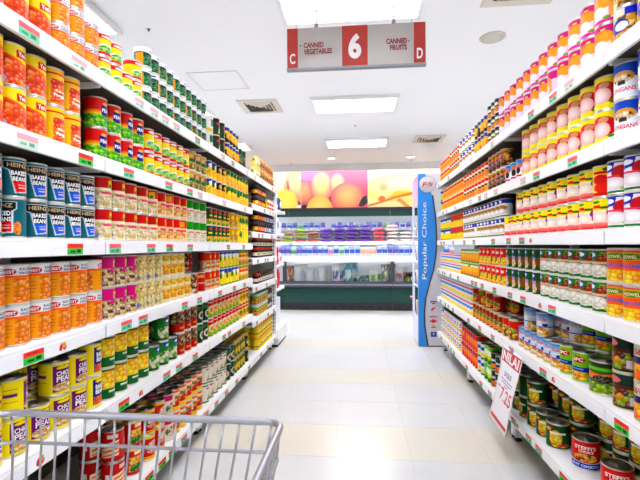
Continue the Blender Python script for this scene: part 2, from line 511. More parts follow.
P('pota', 'whole_potato_can', 'green footed can with golden potatoes picture',
  [('f', -.5, .5, .32, 1, .2, ['ffd21e', 'f2b010', 'ffe45a', 'f6c430']), ('b', 0, .34, '0b7038'), ('b', .94, 1, '0b7038'), ('r', -.08, .3, .21, .27, 'd8ecd8'), ('e', .3, .6, .12, .14, 'f0a890')], rim='silver')
P('mushg', 'button_mushroom_can', 'green mushroom can with blue corner and white caps',
  [('g', '2a8a3e'), ('f', -.3, .5, .1, .6, .16, ['f4f0e4', '8fc03a', 'dce8c0', '5aa03a']), ('b', 0, .1, '14602c'), ('p', [(-.1, 1), (.4, 1), (.3, .72), (0, .75)], '2a4aa8'), ('e', .15, .85, .14, .06, 'f2f2f6'), ('b', .97, 1, '14602c')], rim='silver')
P('ches', 'chestnut_can', 'brown nut picture can with red foot',
  [('f', -.5, .5, .36, 1, .13, ['7a4a26', 'b08050', '4a2a16', 'e0c8a0']), ('b', 0, .38, 'c41a1e'), ('r', -.1, .35, .15, .25, 'e89a3a')], rim='silver')
P('dkg2', 'longan_syrup_can', 'bottle green can with ringed white picture',
  [('g', '0f4a2e'), ('e', .1, .4, .22, .22, 'e8e2d0'), ('e', .1, .4, .14, .14, '6a5a3a'), ('e', -.2, .8, .2, .12, '4a8a3a')], rim='silver')
P('limer', 'peach_half_can', 'lime can with red header and peach oval',
  [('g', 'a9c41e'), ('b', .64, 1, 'd22a28'), ('e', .05, .46, .22, .22, 'f0f0d8'), ('e', .05, .44, .16, .16, 'f59a2a'), ('r', -.25, .3, .82, .9, 'f0d0c8'), ('b', 0, .08, '8aa818')])
P('yelr', 'mango_slice_can', 'yellow can with red header and mango picture',
  [('g', 'ffe010'), ('b', .62, 1, 'd8301e'), ('fe', .05, .35, .3, .22, .14, ['ffb400', 'f08a1a', '6aa02a']), ('r', -.25, .3, .8, .9, 'f6d8c0')])
P('saus', 'sausage_can', 'red can with cream sausages picture',
  [('g', 'cf3420'), ('p', [(-.1, .6), (.45, .72), (.45, .2), (-.1, .12)], 'f6e6d4'), ('p', [(-.05, .52), (.45, .66), (.45, .58), (-.05, .44)], 'f08a3a'), ('p', [(-.05, .36), (.45, .5), (.45, .42), (-.05, .28)], 'f08a3a'), ('p', [(-.05, .2), (.45, .34), (.45, .26), (-.05, .15)], 'f08a3a'),
   ('r', -.3, -.18, .35, .65, 'f4f4f4'), ('r', .12, .42, .8, .92, 'f4e0d8'), ('b', 0, .06, 'b02418')], R=.041, H=.12)
P('mack', 'curry_chicken_can', 'red can with green herbs and golden chunks',
  [('g', 'd83422'), ('f', -.2, .5, .12, .7, .15, ['f2b63a', '3a8a3a', 'ffd878', 'e88a2a']), ('r', 0, .4, .78, .92, 'f4e8d8'), ('b', .95, 1, 'ffd21e')], R=.037, H=.112, lid='d')
P('lunch', 'luncheon_meat_can', 'red yellow banded can with pink meat picture',
  [('g', 'd42420'), ('fe', .1, .5, .3, .28, .16, ['f2c0a8', 'e89a88', 'f8dcc8', '5a9a3a']), ('b', .9, 1, 'ffd81e'), ('b', 0, .08, 'ffd81e'), ('b', .1, .14, 'ffd81e')], H=.112, lid='d')
P('pinkw', 'pork_leg_can', 'pale can with magenta top and herb picture',
  [('g', 'f0e4dc'), ('b', .74, 1, 'd8147a'), ('fe', .1, .4, .3, .24, .15, ['f0c0a0', '5a9a3a', 'e8d8c0']), ('b', 0, .1, 'f4f0ec')], H=.112, lid='d')
P('orlid', 'stewed_pork_can', 'white and red can with orange rim band',
  [('g', 'f2e6d2'), ('b', .88, 1, 'f08030'), ('f', -.2, .5, .3, .75, .16, ['d8342a', 'f0c060', '6a9a3a', 'e85a3a']), ('b', 0, .2, 'ffd41e'), ('b', .2, .3, 'd8342a')], H=.112, lid='d')
P('asp', 'asparagus_can', 'white can with green rings and red brown sprig',
  [('g', 'f0ece0'), ('b', .93, 1, '2a8a40'), ('b', 0, .07, '2a8a40'), ('r', -.1, .3, .74, .84, 'd84a4a'), ('p', [(-.1, .12), (.3, .12), (.35, .5), (.15, .6)], 'b89060'), ('p', [(.1, .12), (.3, .12), (.3, .35)], '6a4a2a')], R=.039, H=.112, rim='silver')
P('olive', 'olive_jar', 'olive green jar with golden lid',
  [('g', '5a7a1e'), ('e', .1, .5, .25, .3, 'e8c84a'), ('f', -.5, -.15, 0, 1, .14, ['4a6a1e', '8aa030', '2e4a14'])], R=.034, H=.12, jar=True, lid='caa24a')
P('beet', 'beetroot_jar', 'dark plum jar with golden lid and green label',
  [('g', '4a1a2e'), ('e', .1, .5, .25, .3, '6aa03a'), ('r', 0, .25, .3, .5, 'f0e0d0')], R=.034, H=.12, jar=True, lid='caa24a')
P('brown', 'brown_sauce_jar', 'dark brown jar with yellow orange label',
  [('g', '3a2012'), ('b', .22, .72, 'f0b43a'), ('r', 0, .5, .22, .72, 'e86a3a'), ('e', -.2, .48, .12, .16, 'fbe88a')], R=.036, H=.1, jar=True, lid='4a4450')
P('redjar', 'chilli_paste_jar', 'small dark jar with red lid and pale label',
  [('g', '2a1a14'), ('b', .2, .7, 'f2e8d8'), ('r', -.1, .2, .3, .6, '8ab02a'), ('r', .2, .5, .2, .7, 'e8b02a')], R=.03, H=.09, jar=True, lid='c8281e')
P('whjar', 'pesto_jar', 'small jar with white label and dark lid',
  [('g', '6a5a2a'), ('b', .15, .7, 'e8e4dc'), ('r', 0, .3, .25, .5, '4a7ac0')], R=.031, H=.095, jar=True, lid='3a302a')
P('blkjar', 'soy_paste_jar', 'black jar with blue and white label',
  [('g', '1e1a1a'), ('b', .2, .75, 'e6e8ee'), ('r', -.1, .3, .25, .7, '2a52c0'), ('r', .3, .5, .2, .75, '8ab83a')], R=.034, H=.1, jar=True, lid='2a2a2e')
P('fcan', 'vegetable_mix_can', 'lime vegetable can with white shoulder band',
  [('g', '8fc01e'), ('b', .78, 1, 'e8e8ee'), ('f', -.5, .5, 0, .6, .16, ['f08a1e', '6a2a6a', 'a8c83a', 'ffd24a'])], H=.1, rim='silver')
P('yjar', 'mustard_jar', 'yellow jar with orange lid and dark stripe',
  [('g', 'ffdc14'), ('b', .3, .42, '4a3416'), ('e', .1, .6, .2, .14, 'fff6c0')], R=.036, H=.115, jar=True, lid='f0a01e')
P('grjar', 'green_relish_jar', 'green jar with white band',
  [('g', '1a9a4a'), ('b', .35, .55, 'f0f0ea')], R=.036, H=.115, jar=True, lid='128a40')
P('wred', 'white_red_noodle_can', 'white canister with red and orange blocks',
  [('g', 'f6f0ea'), ('r', -.2, .4, .5, .75, 'e8381e'), ('r', -.2, .4, .1, .3, 'f0561e'), ('r', -.5, -.2, 0, 1, 'f0e02a')], R=.038, H=.11)
P('orcan', 'orange_soup_can', 'orange can with pale speckles',
  [('f', -.5, .5, 0, 1, .2, ['f08a2a', 'e8642a', 'f6d0a0', '8a9a2a'])], H=.1)
P('crgr', 'artichoke_can', 'white and green can with small yellow patch',
  [('g', 'eef0e6'), ('r', -.1, .5, .35, .85, '14704a'), ('b', 0, .2, 'f0d020'), ('r', 0, .3, .9, 1, 'd8d8d8')], rim='silver')
P('dkasp', 'green_spear_can', 'dark green can with red header and yellow spear',
  [('g', '0b4a38'), ('b', .8, 1, '3a2a2a'), ('r', -.1, .35, .66, .8, 'd81e2a'), ('p', [(0, .1), (.3, .1), (.2, .6)], 'e2e03a')], H=.112)
P('bluor', 'blue_capped_can', 'dark can with blue cap and yellow orange blaze',
  [('g', '2a2a34'), ('b', .84, 1, '3a56b0'), ('e', .05, .5, .25, .28, 'ffc41e'), ('e', .25, .35, .15, .2, 'e8602a'), ('e', -.2, .7, .14, .1, 'ffe03a')], H=.112)
P('dgtall', 'tall_green_can', 'tall bottle green can with golden flecks',
  [('g', '0d4a30'), ('f', -.2, .4, .2, .7, .2, ['0d4a30', '2a7a44', 'c8a83a'])], R=.036, H=.15)
P('mixo', 'salsa_can', 'small green and orange speckled can',
  [('f', -.5, .5, 0, 1, .24, ['f08a3a', '4a8a2e', 'f2dc8a', '2a5a2a', 'f2cf2a'])], H=.1)
P('mixy', 'yellow_salsa_can', 'small yellow can with green flecks',
  [('f', -.5, .5, 0, 1, .22, ['f2e0a0', '6a9a3e', 'f0b060', 'e8e4d0', 'ffe028'])], H=.1)
# ---- opposite side
P('pink', 'apricot_can', 'magenta topped can with orange fruit and white ball',
  [('g', 'f6dce8'), ('b', .68, 1, 'd0108e'), ('e', .02, .64, .3, .2, 'ff9430'), ('e', .15, .62, .2, .18, 'ffb04a'), ('e', .0, .34, .19, .18, 'f0eefa'), ('r', .26, .36, .1, .6, 'ffb87a'), ('b', 0, .11, 'ee4aa8'), ('b', .11, .15, 'f8e8f4'), ('r', .04, .14, .84, .89, 'ffe61e'), ('r', -.34, -.22, .1, .72, 'e860b8'), ('e', .22, .14, .09, .06, '8aa83a')], H=.11, rim='silver')
P('blub', 'longan_fruit_can', 'brown fruit can with blue and white discs',
  [('f', -.5, .5, 0, 1, .18, ['d8a84a', 'b8862c', 'f0d488', '7a5a2a']), ('e', -.05, .5, .24, .2, '2436a8'), ('e', .02, .48, .15, .13, 'f4f4fa'), ('r', -.3, .3, .78, 1, 'e0d8c8'), ('r', .1, .4, .78, 1, '2a30b8')], H=.112, rim='silver')
P('lgan', 'white_longan_can', 'blue and white longan can with red lettering',
  [('g', 'f3f5fa'), ('b', .58, 1, '1560c0'), ('e', .05, .6, .26, .18, 'e0a83a'), ('fe', .05, .55, .2, .14, .12, ['e8c89a', '6a4a2a', 'f4e4c8']), ('r', -.05, .12, .38, .52, '3a3430'), ('t', 'LONGANS', .05, .24, .56, .13, 'd82a3a')], H=.112, rim='silver')
P('lyc', 'lychee_can', 'yellow can with pink white lychee and red fruit',
  [('g', 'ffe814'), ('e', .06, .52, .36, .34, 'd8242e'), ('eg', .04, .42, .22, .26, 'fbe9e6', 'eebfbc'), ('e', .1, .74, .12, .1, 'd8a480'), ('e', .3, .2, .09, .06, '2e9a3a'), ('b', 0, .13, 'ffe814'), ('r', -.3, -.14, .14, .26, '5a78d8'), ('p', [(-.3, .7), (-.2, .7), (-.2, .9), (-.26, .9)], 'e03a2a')], H=.11)
P('boy', 'rambutan_can', 'sky blue and white can with dark red figure',
  [('g', 'eef4fa'), ('b', .6, 1, '3a96dc'), ('e', .05, .66, .16, .2, 'd88a6a'), ('e', .05, .45, .13, .18, '3a2a2a'), ('r', -.15, .25, .12, .22, 'e04a6a')], H=.108)
P('brno', 'brown_fruit_can', 'brown and orange can with blue patch',
  [('f', -.5, .5, 0, 1, .22, ['b8742a', 'e89a3a', '5a3a1e', 'f0c070']), ('r', -.3, .1, .45, .6, '2a4a9a'), ('b', .9, 1, 'c89a4a')], H=.11)
P('yrh', 'mandarin_can', 'golden can with red header and dark bar',
  [('g', 'ffb81e'), ('b', .78, 1, 'e02a2a'), ('b', .66, .78, 'f4ecd8'), ('r', -.1, .4, .48, .64, '3a3a4a'), ('fe', .05, .25, .3, .2, .14, ['ff9a1e', 'ffc84a', 'f07a1a'])], H=.105)
P('yor', 'orange_segment_can', 'amber can with red top and white cap',
  [('g', 'ffc21a'), ('b', .7, .92, 'e0382a'), ('b', .92, 1, 'f4f0e6'), ('e', .05, .35, .25, .22, 'ffa01e')], H=.105)
P('lycb', 'white_lychee_can', 'white lychee can with blue badge and green base',
  [('g', 'f4f0f2'), ('b', 0, .07, '17844a'), ('e', .26, .66, .26, .22, 'c8283c'), ('p', [(-.4, 1), (.1, 1), (.05, .7), (-.35, .62)], '2a4ab4'), ('e', -.14, .84, .18, .08, 'f6f6fa'), ('b', .96, 1, '2a4ab4'), ('eg', .06, .3, .3, .2, 'ffffff', 'e6d8da'), ('r', -.3, .2, .5, .57, 'e05a7a'), ('e', .3, .14, .09, .05, 'b8c83a')], H=.113)
P('lyy', 'lychee_syrup_can', 'yellow topped lychee can with red foot',
  [('g', 'f8f0ec'), ('b', .6, 1, 'ffe81a'), ('r', -.25, .05, .68, .8, 'e83a3a'), ('e', -.1, .9, .14, .05, '2a9a3a'), ('r', .05, .5, .66, .74, '2a6a3a'), ('e', .3, .5, .12, .22, 'c82a3a'), ('p', [(.08, .42), (.3, .62), (.34, .56), (.12, .38)], '2a5ac8'), ('eg', 0, .38, .24, .18, 'fffaf4', 'f0d8c8'), ('d', 0, .2, 'e8303a', 'f4a8a0')], H=.112)
P('tomy', 'tomato_can', 'yellow can with two red tomatoes',
  [('g', 'ffe41a'), ('b', 0, .12, 'e03a2a'), ('e', .05, .56, .22, .17, 'e2362a'), ('e', .1, .28, .24, .17, 'e8482e'), ('r', -.15, .3, .74, .84, 'd8282a'), ('e', .2, .9, .1, .06, '2a8a2a')], H=.112)
P('lycw', 'mixed_longan_can', 'white can with blue cap, brown fruit, green line',
  [('g', 'f2f0ee'), ('b', .76, 1, '3a54b0'), ('e', -.1, .86, .16, .08, 'f4f4fa'), ('e', .05, .5, .3, .16, 'b88a3a'), ('eg', .05, .3, .24, .16, 'ffffff', 'd8ccc0'), ('b', 0, .08, '1a8a4a')], H=.11)
P('pinr', 'pineapple_ring_can', 'red topped can with green leaf and pineapple',
  [('g', 'ffd81e'), ('b', .5, 1, 'e03a1e'), ('p', [(-.1, .85), (.3, .5), (.1, .4)], '4a6a2a'), ('e', .05, .25, .3, .22, 'ffd010')], H=.11)
P('gby', 'pineapple_tidbit_can', 'yellow green can with blue cap',
  [('g', 'ffdc1a'), ('b', .6, .8, '2a9a4a'), ('b', .8, 1, '2a50b0'), ('b', 0, .07, '2aa03a'), ('e', 0, .7, .2, .1, 'eaf2f0')], H=.105)
P('pch', 'peach_slice_can', 'orange yellow peach slice can with blue title',
  [('g', 'f2781e'), ('b', .8, 1, 'c8201e'), ('f', -.5, .5, 0, .36, .16, ['ffd21e', 'f5a81a', 'ffe45a']), ('r', -.3, .3, .66, .92, 'e8b020'), ('e', 0, .78, .25, .1, '6a9a2a'), ('t', 'NOWEL', 0, .77, .36, .1, 'f0dcb0'), ('t', 'PEACHES', .02, .5, .6, .12, '2a5ad0'), ('b', .96, 1, 'e8b8d0')], H=.116, R=.0375)
P('pear', 'longan_heap_can', 'green can with brown fruit and white longans',
  [('g', '1a8a3a'), ('fe', .25, .6, .3, .3, .12, ['8a3a1e', 'b8582a', '6a2a14']), ('fe', .02, .3, .34, .22, .18, ['ffffff', 'f2ece0', 'faf6ee']), ('p', [(-.4, 1), (-.02, 1), (-.05, .72), (-.35, .72)], '2a46a8'), ('e', -.18, .85, .15, .08, 'f4f6fa'), ('r', -.2, .3, .54, .62, 'e8c8a8'), ('b', 0, .08, '0f7a34'), ('e', .3, .12, .1, .06, 'e8d03a'), ('r', .1, .5, .9, .95, '9ac03a')], H=.11)
P('pearp', 'palm_seed_can', 'dark green can with lilac panel and blue badge',
  [('g', '14602e'), ('r', -.4, .02, .05, .62, 'b8a8cc'), ('fe', -.15, .25, .2, .2, .16, ['f8f0d8', 'f0d890', 'e8b84a']), ('p', [(-.4, 1), (.0, 1), (-.05, .7), (-.35, .7)], '3a36a0'), ('e', .25, .4, .2, .25, '9a5a2a'), ('e', -.2, .85, .14, .07, 'f0f0fa')], H=.11)
P('mixr', 'fruit_salad_can', 'scarlet can with pineapple and brown fruit',
  [('g', 'e8421e'), ('fe', .15, .25, .32, .24, .15, ['ffd81e', 'ffe84a', 'f5b81a']), ('fe', -.2, .4, .2, .25, .16, ['6a2a1a', 'f0d8b8', 'a84a2a']), ('e', .0, .75, .1, .08, 'f8f0e0')], H=.112)
P('ogr', 'mango_cube_can', 'yellow orange can with green foot',
  [('g', 'ffc21e'), ('b', .72, 1, '7ab02a'), ('d', .1, .6, 'ff8a1e', 'ffd21e'), ('b', 0, .1, '3a9a3a'), ('e', 0, .82, .2, .08, 'f4f2e0')], H=.105)
P('milk', 'condensed_milk_can', 'white milk can with blue letters and yellow foot',
  [('g', 'f0f2fc'), ('b', 0, .22, 'ffe014'), ('b', .24, .3, 'ffe868'), ('r', -.3, .3, .72, .88, 'e86a7a'), ('r', -.5, -.34, .4, 1, '2a78d8'), ('r', -.2, .2, .4, .6, '5a9ae0')], H=.085, R=.037, rim='silver')
P('milk2', 'evaporated_milk_can', 'white milk can with blue triangle and yellow foot',
  [('g', 'f0f2fa'), ('b', 0, .2, 'ffe014'), ('p', [(-.5, 1), (-.1, 1), (-.5, .4)], '1a72d8'), ('e', .1, .6, .14, .1, 'e84a3a'), ('r', -.2, .3, .3, .42, '4a8ad8'), ('p', [(.5, 1), (.1, 1), (.5, .4)], '1a72d8')], H=.085, R=.037, lid='d')
P('rbry', 'jackfruit_can', 'red brown can with yellow fruit picture',
  [('g', 'a8301e'), ('fe', .05, .35, .3, .28, .16, ['ffd81e', 'f0a81a', '7a8a2a']), ('e', -.2, .75, .15, .12, '7a9a2a'), ('b', .93, 1, 'e8c8a0')], H=.112)
P('rbig', 'papaya_chunk_can', 'scarlet topped can with grapes and papaya',
  [('g', 'e0401e'), ('fe', .05, .32, .3, .3, .13, ['7a3a2a', '8ab03a', 'ffc83a']), ('b', .94, 1, 'e8c8a0')], R=.042, H=.12)
P('dole', 'blue_fruit_cocktail_can', 'white and blue can with fruit cup and red script',
  [('g', 'dfe6f6'), ('d', .55, 1, 'eef2fa', '4a9ae0'), ('fe', .05, .2, .34, .2, .13, ['ffd83a', 'f09a2a', 'f8eccc', 'd8742a']), ('t', 'Dole', .08, .74, .32, .16, 'e0402a'), ('e', .2, .47, .12, .07, '2a3a9a'), ('b', .36, .4, '3a6ac8'), ('p', [(-.4, .66), (-.25, .66), (-.32, .86)], 'f5c81e'), ('b', 0, .05, 'e8b83a')], R=.036, H=.108, lid='d')
P('doley', 'blue_pineapple_can', 'sky blue can with pineapple and yellow foot',
  [('d', 0, 1, 'a8d8f4', '2a82d8'), ('b', 0, .34, 'ffe02a'), ('e', .0, .5, .16, .2, '3a5a2a'), ('e', .05, .25, .2, .16, 'f6d020'), ('r', .2, .42, .3, .7, 'eef4fa'), ('t', 'Dole', .1, .84, .3, .13, 'e0402a')], R=.041, H=.115, lid='d')
P('spc', 'lime_fruit_can', 'lime green fruit can with red oval badge',
  [('g', '8cc81e'), ('p', [(-.5, 1), (-.3, 1), (-.1, .5), (-.3, 0), (-.5, 0)], 'd8f0a0'), ('p', [(-.5, 1), (-.36, 1), (-.16, .5), (-.36, 0), (-.5, 0)], '7ab81a'), ('b', .36, .52, '1e3a9a'), ('e', .05, .78, .22, .12, 'c81e2a'), ('t', 'SPC', .05, .78, .3, .12, 'f8f0f0'), ('fe', .05, .2, .28, .15, .13, ['f5a81a', 'ffd03a', 'e88a1a']), ('r', -.2, .2, .41, .46, '8aa8e0')], R=.041, H=.118, lid='d')
P('papa', 'tropical_fruit_can', 'large can with orange papaya and green grapes',
  [('g', '4a6a2a'), ('b', .86, 1, '3a4a2a'), ('b', .74, .84, '7ac81e'), ('p', [(-.4, .7), (.1, .62), (.45, .7), (.4, .5), (-.2, .44)], 'f28a1e'), ('fe', .15, .46, .25, .14, .08, ['2a2420', '4a3a2a', '6a5a3a']), ('f', -.5, .5, 0, .36, .11, ['a8c81e', '8aa81a', 'c8e03a', '6a8a2a']), ('r', -.4, -.15, .3, .38, '8a8ad0')], R=.049, H=.118, lid='d')
P('dkfr', 'mixed_grape_can', 'dark green can with grapes and yellow pear',
  [('g', '1e3a2a'), ('f', -.5, .5, .05, .56, .15, ['5a2a4a', 'a8b82a', 'e8a82a', '8a3a2a']), ('b', .56, .68, '6a3a2a'), ('b', .7, 1, '24443a'), ('e', -.15, .82, .18, .1, 'e88a8a'), ('r', .22, .4, .1, .36, 'e8e8ea')], R=.042, H=.118, lid='d')
P('sw', 'apricot_half_can', 'orange can with navy band and ivory rim',
  [('g', 'f09a1e'), ('b', .62, 1, 'e8e0d0'), ('b', .46, .66, '24306a'), ('f', -.5, .5, 0, .44, .2, ['f5a81a', 'ff8a1e', 'ffc04a']), ('t', 'S&W', 0, .8, .4, .16, 'b02a2a')], R=.042, H=.118)
P('stef', 'red_choice_fruit_can', 'red fruit cocktail can with blue foot',
  [('g', 'de3418'), ('b', 0, .2, '1a5ac8'), ('b', .2, .26, 'f0f0ee'), ('p', [(-.5, .26), (.5, .26), (.5, .3), (.2, .22), (-.2, .22), (-.5, .3)], 'de3418'), ('fe', 0, .4, .3, .15, .1, ['f5b82a', 'ffd86a', 'e88a1e', '8a3a1a']), ('t', "STEFFI'S", .0, .78, .5, .14, 'faf0ea'), ('t', 'CHOICE', .02, .64, .34, .09, 'faf0ea'), ('t', 'FRUIT COCKTAIL', .0, .1, .7, .09, 'dce8fa')], R=.05, H=.115, rim='silver', lid='d')
P('delm', 'garden_fruit_can', 'green fruit cocktail can with yellow pear picture',
  [('g', '0f5a2c'), ('fe', .02, .42, .18, .34, .17, ['f5c82a', 'ffb01e', 'e8d83a']), ('f', -.1, .4, .05, .2, .1, ['a8c81e', 'e8d03a', 'd8402a']), ('e', -.2, .78, .12, .09, 'd8301e'), ('e', -.2, .78, .08, .05, 'f5d83a'), ('r', -.15, .3, .6, .68, 'f0f0e4'), ('b', .97, 1, 'c8c8b8')], R=.047, H=.112, rim='silver', lid='d')
P('rtall', 'tall_peach_can', 'tall red orange can with pale script',
  [('g', 'f0603a'), ('b', .8, 1, 'e02a3a'), ('e', .05, .5, .22, .2, 'f8a03a'), ('r', -.1, .3, .72, .8, '5a3ab0'), ('b', 0, .1, 'e8342a')], R=.03, H=.12, lid='d')
P('lime', 'lime_drink_can', 'lime can with white patch and yellow blossom',
  [('g', '7ad01e'), ('e', .0, .6, .25, .22, 'f4f8e4'), ('e', .05, .4, .16, .12, 'ffe03a'), ('b', 0, .2, '2a8a2a')], R=.034, H=.115, lid='d')
P('wblu', 'nata_de_coco_can', 'white can with blue crest and yellow slice',
  [('g', 'e8f0f4'), ('r', -.2, .3, .6, .85, '3a6ac8'), ('e', .05, .3, .2, .14, 'ffe03a'), ('b', 0, .1, '2a8a3a')], R=.034, H=.108, lid='d')
P('dkca', 'lychee_black_can', 'black green can with white script and red fruit',
  [('g', '14302a'), ('r', -.1, .35, .5, .62, 'd8dcd8'), ('e', .1, .22, .2, .15, 'f0a02a'), ('e', -.1, .2, .12, .12, 'd8402a')], R=.037, H=.108, lid='d')

P('kacs', 'small_bean_can', '', PR['kac']['ops'], H=.086)
P('ayams', 'small_sprout_can', '', PR['ayam']['ops'], H=.083, rim='silver')
P('grno', 'green_orange_can', '', [('g', 'f0a060'), ('b', .35, .8, '147a52'), ('b', .8, 1, '17303a'), ('e', .05, .6, .16, .12, 'f0e8d0'), ('fe', 0, .18, .4, .16, .14, ['f59a3a', 'ffc080', 'e87a2a'])], H=.086, R=.036)
P('milkt', 'tall_milk_can', '', PR['milk']['ops'], H=.11, R=.037, rim='silver')
for kk, (r, h) in dict(yeo=(.0365, .118), ybean=(.0365, .117), peas=(.0385, .111), ayam=(.0365, .103), gpea=(.0362, .086), bamb=(.0405, .116), bamb2=(.039, .116), bgrn=(.038, .116), kac=(.041, .111),
                       mag=(.0385, .117), crpk=(.037, .116), cryel=(.037, .117), redbr=(.038, .116), orbe=(.038, .116), ydole=(.037, .116), yred=(.037, .116), chick=(.042, .104), bbean=(.038, .112),
                       pota=(.0368, .117), mushg=(.038, .115), ches=(.038, .115), dkg2=(.037, .115), limer=(.0385, .117), yelr=(.0385, .117), pink=(.0445, .119), blub=(.044, .117), lgan=(.044, .118),
                       lyc=(.0445, .119), lycb=(.0435, .113), lyy=(.0435, .113), tomy=(.0435, .113), lycw=(.04, .112), pear=(.0435, .112), pearp=(.0405, .112), pch=(.0445, .115), mixr=(.043, .112), crgr=(.0365, .1)).items():
    PR[kk]['R'], PR[kk]['H'] = r, h
LOOKS = dict(yeo='orange bean can with yellow swoosh', kac='orange bean can with white band', kacs='short orange bean can, white band', ybean='yellow bean can with red stripe', peas='red can with green pea heap',
    ayam='yellow can with red header', ayams='short yellow can with red header', gpea='green pea can with white header', mushtan='tan and green mushroom can', yblue='yellow corn can with blue top', yblack='yellow and black corn can',
    corn='green topped yellow corn can', heinzr='teal keystone can with red foot', heinzb='teal keystone can with blue foot', bamb='cream can with red top', bamb2='cream can with scarlet top', bgrn='cream can with green top',
    dkg='dark green can with red disc', tan='golden tan can', lemon='lemon yellow can with green mark', mag='magenta topped mushroom can', crpk='cream can with pink ribbon', cryel='pale can with baby corn', redbr='red can with brown picture',
    orbe='beige can with orange top', ydole='yellow can with blue cap', yred='amber can with red lettering', chick='yellow can with purple panel', bbean='yellow can with navy panel', pota='green footed golden potato can',
    mushg='green can with white mushrooms', ches='brown nut can with red foot', dkg2='bottle green can with white ring', limer='lime can with red header', yelr='yellow mango can with red header', saus='red can with sausage picture',
    mack='red can with golden chunks', lunch='red can with pink meat', pinkw='pale can with magenta top', orlid='white can with orange rim', asp='white can with green rings', olive='olive green jar, golden lid', beet='plum jar with golden lid',
    brown='brown jar with orange label', redjar='dark jar with red lid', whjar='small jar with white label', blkjar='black jar with blue label', fcan='lime can with white shoulder', yjar='yellow jar with orange lid', grjar='green jar with white band',
    wred='white canister with red blocks', orcan='speckled orange can', crgr='white and green can', dkasp='dark green can, red header', bluor='dark can with blue cap', dgtall='tall bottle green can', mixo='speckled green and orange can', mixy='small yellow flecked can',
    pink='magenta topped can with orange fruit', blub='brown fruit can with blue disc', lgan='blue and white longan can', lyc='yellow can with pink lychee', boy='sky blue and white can', brno='brown and orange fruit can', grno='short green and orange can',
    yrh='golden can with red header', yor='amber can with red top', lycb='white lychee can with blue badge', lyy='yellow topped white lychee can', tomy='yellow can with red tomatoes', lycw='white can with blue cap', pinr='red topped pineapple can',
    gby='yellow can with blue top', pch='orange peach can with blue title', pear='green can with white longans', pearp='dark green can, lilac panel', mixr='scarlet mixed fruit can', ogr='orange can with green foot', milk='white milk can with yellow foot',
    milkt='tall white milk can, yellow foot', milk2='milk can with blue triangle', rbry='red brown jackfruit can', rbig='scarlet can with grapes', dole='white and blue fruit can', doley='sky blue pineapple can', spc='lime can with red badge',
    papa='wide can with papaya and grapes', dkfr='dark green can with grapes', sw='orange can with navy band', stef='red can with blue foot', delm='green can with yellow pear', rtall='tall red orange can', lime='lime can with yellow blossom',
    wblu='white can with blue crest', dkca='black can with red fruit')
for kk, t in LOOKS.items():
    PR[kk]['look'] = t
RIM = {'gold': (*lin('cdbb8a'), 1.0), 'silver': (*lin('c9ccd0'), 1.0)}
LIDC = {None: (*lin('b5b2a8'), 1.0), 'd': (*lin('6c6962'), 1.0)}


def art_rgb(p, NU, rows, words):
    phi = np.arange(NU) / NU * 2.0                     # two fronts on one can
    s = ((phi + .5) % 1.0) - .5
    S, V = np.meshgrid(s, rows)
    return paint(p['ops'], S, V, words, seed=len(p['name']) * 13)


def far_mesh(key):
    """whole can (or jar) as one printed mesh"""
    p = PR[key]
    R, H = p['R'], p['H']
    NU, NV = 40, 22
    rc = RIM[p['rim']]
    if p['jar']:
        zt = H * .76
        rows = np.linspace(0, 1, NV)
        lc = (*lin(p['lid']), 0.2)
        prof = [(0, 0.0), (R * .9, 0.0)] + [(R, .004 + r * (zt - .008)) for r in rows] + [(R * .8, H * .8), (R * .84, H * .81), (R * .86, H * .98), (R * .8, H), (0, H)]
        a, b = 2, 2 + NV
        lidrows = lc
    else:
        rows = np.linspace(0, 1, NV)
        prof = [(0, .003), (R * .93, .003), (R * .97, 0), (R + .0008, .0015), (R + .0006, .004)] + [(R, .0045 + r * (H - .009)) for r in rows] + \
               [(R + .0008, H - .0035), (R + .0008, H - .001), (R * .97, H), (R * .93, H - .001), (R * .9, H - .004), (0, H - .004)]
        a, b = 5, 5 + NV
        lidrows = LIDC.get(p['lid'], LIDC[None])
    me = lathe_mesh(p['name'], prof, NU)
    C = np.zeros((len(prof), NU, 4))
    C[:, :] = rc
    C[a:b, :, :3] = art_rgb(p, NU, rows, False)
    C[a:b, :, 3] = 0
    if p['jar']:
        C[:a, :] = (*lin(p['ops'][0][1]), 0)
        C[b:, :] = lidrows
    else:
        C[-2:, :] = lidrows
    set_print(me, C)
    me.materials.append(M['print'])
    return me


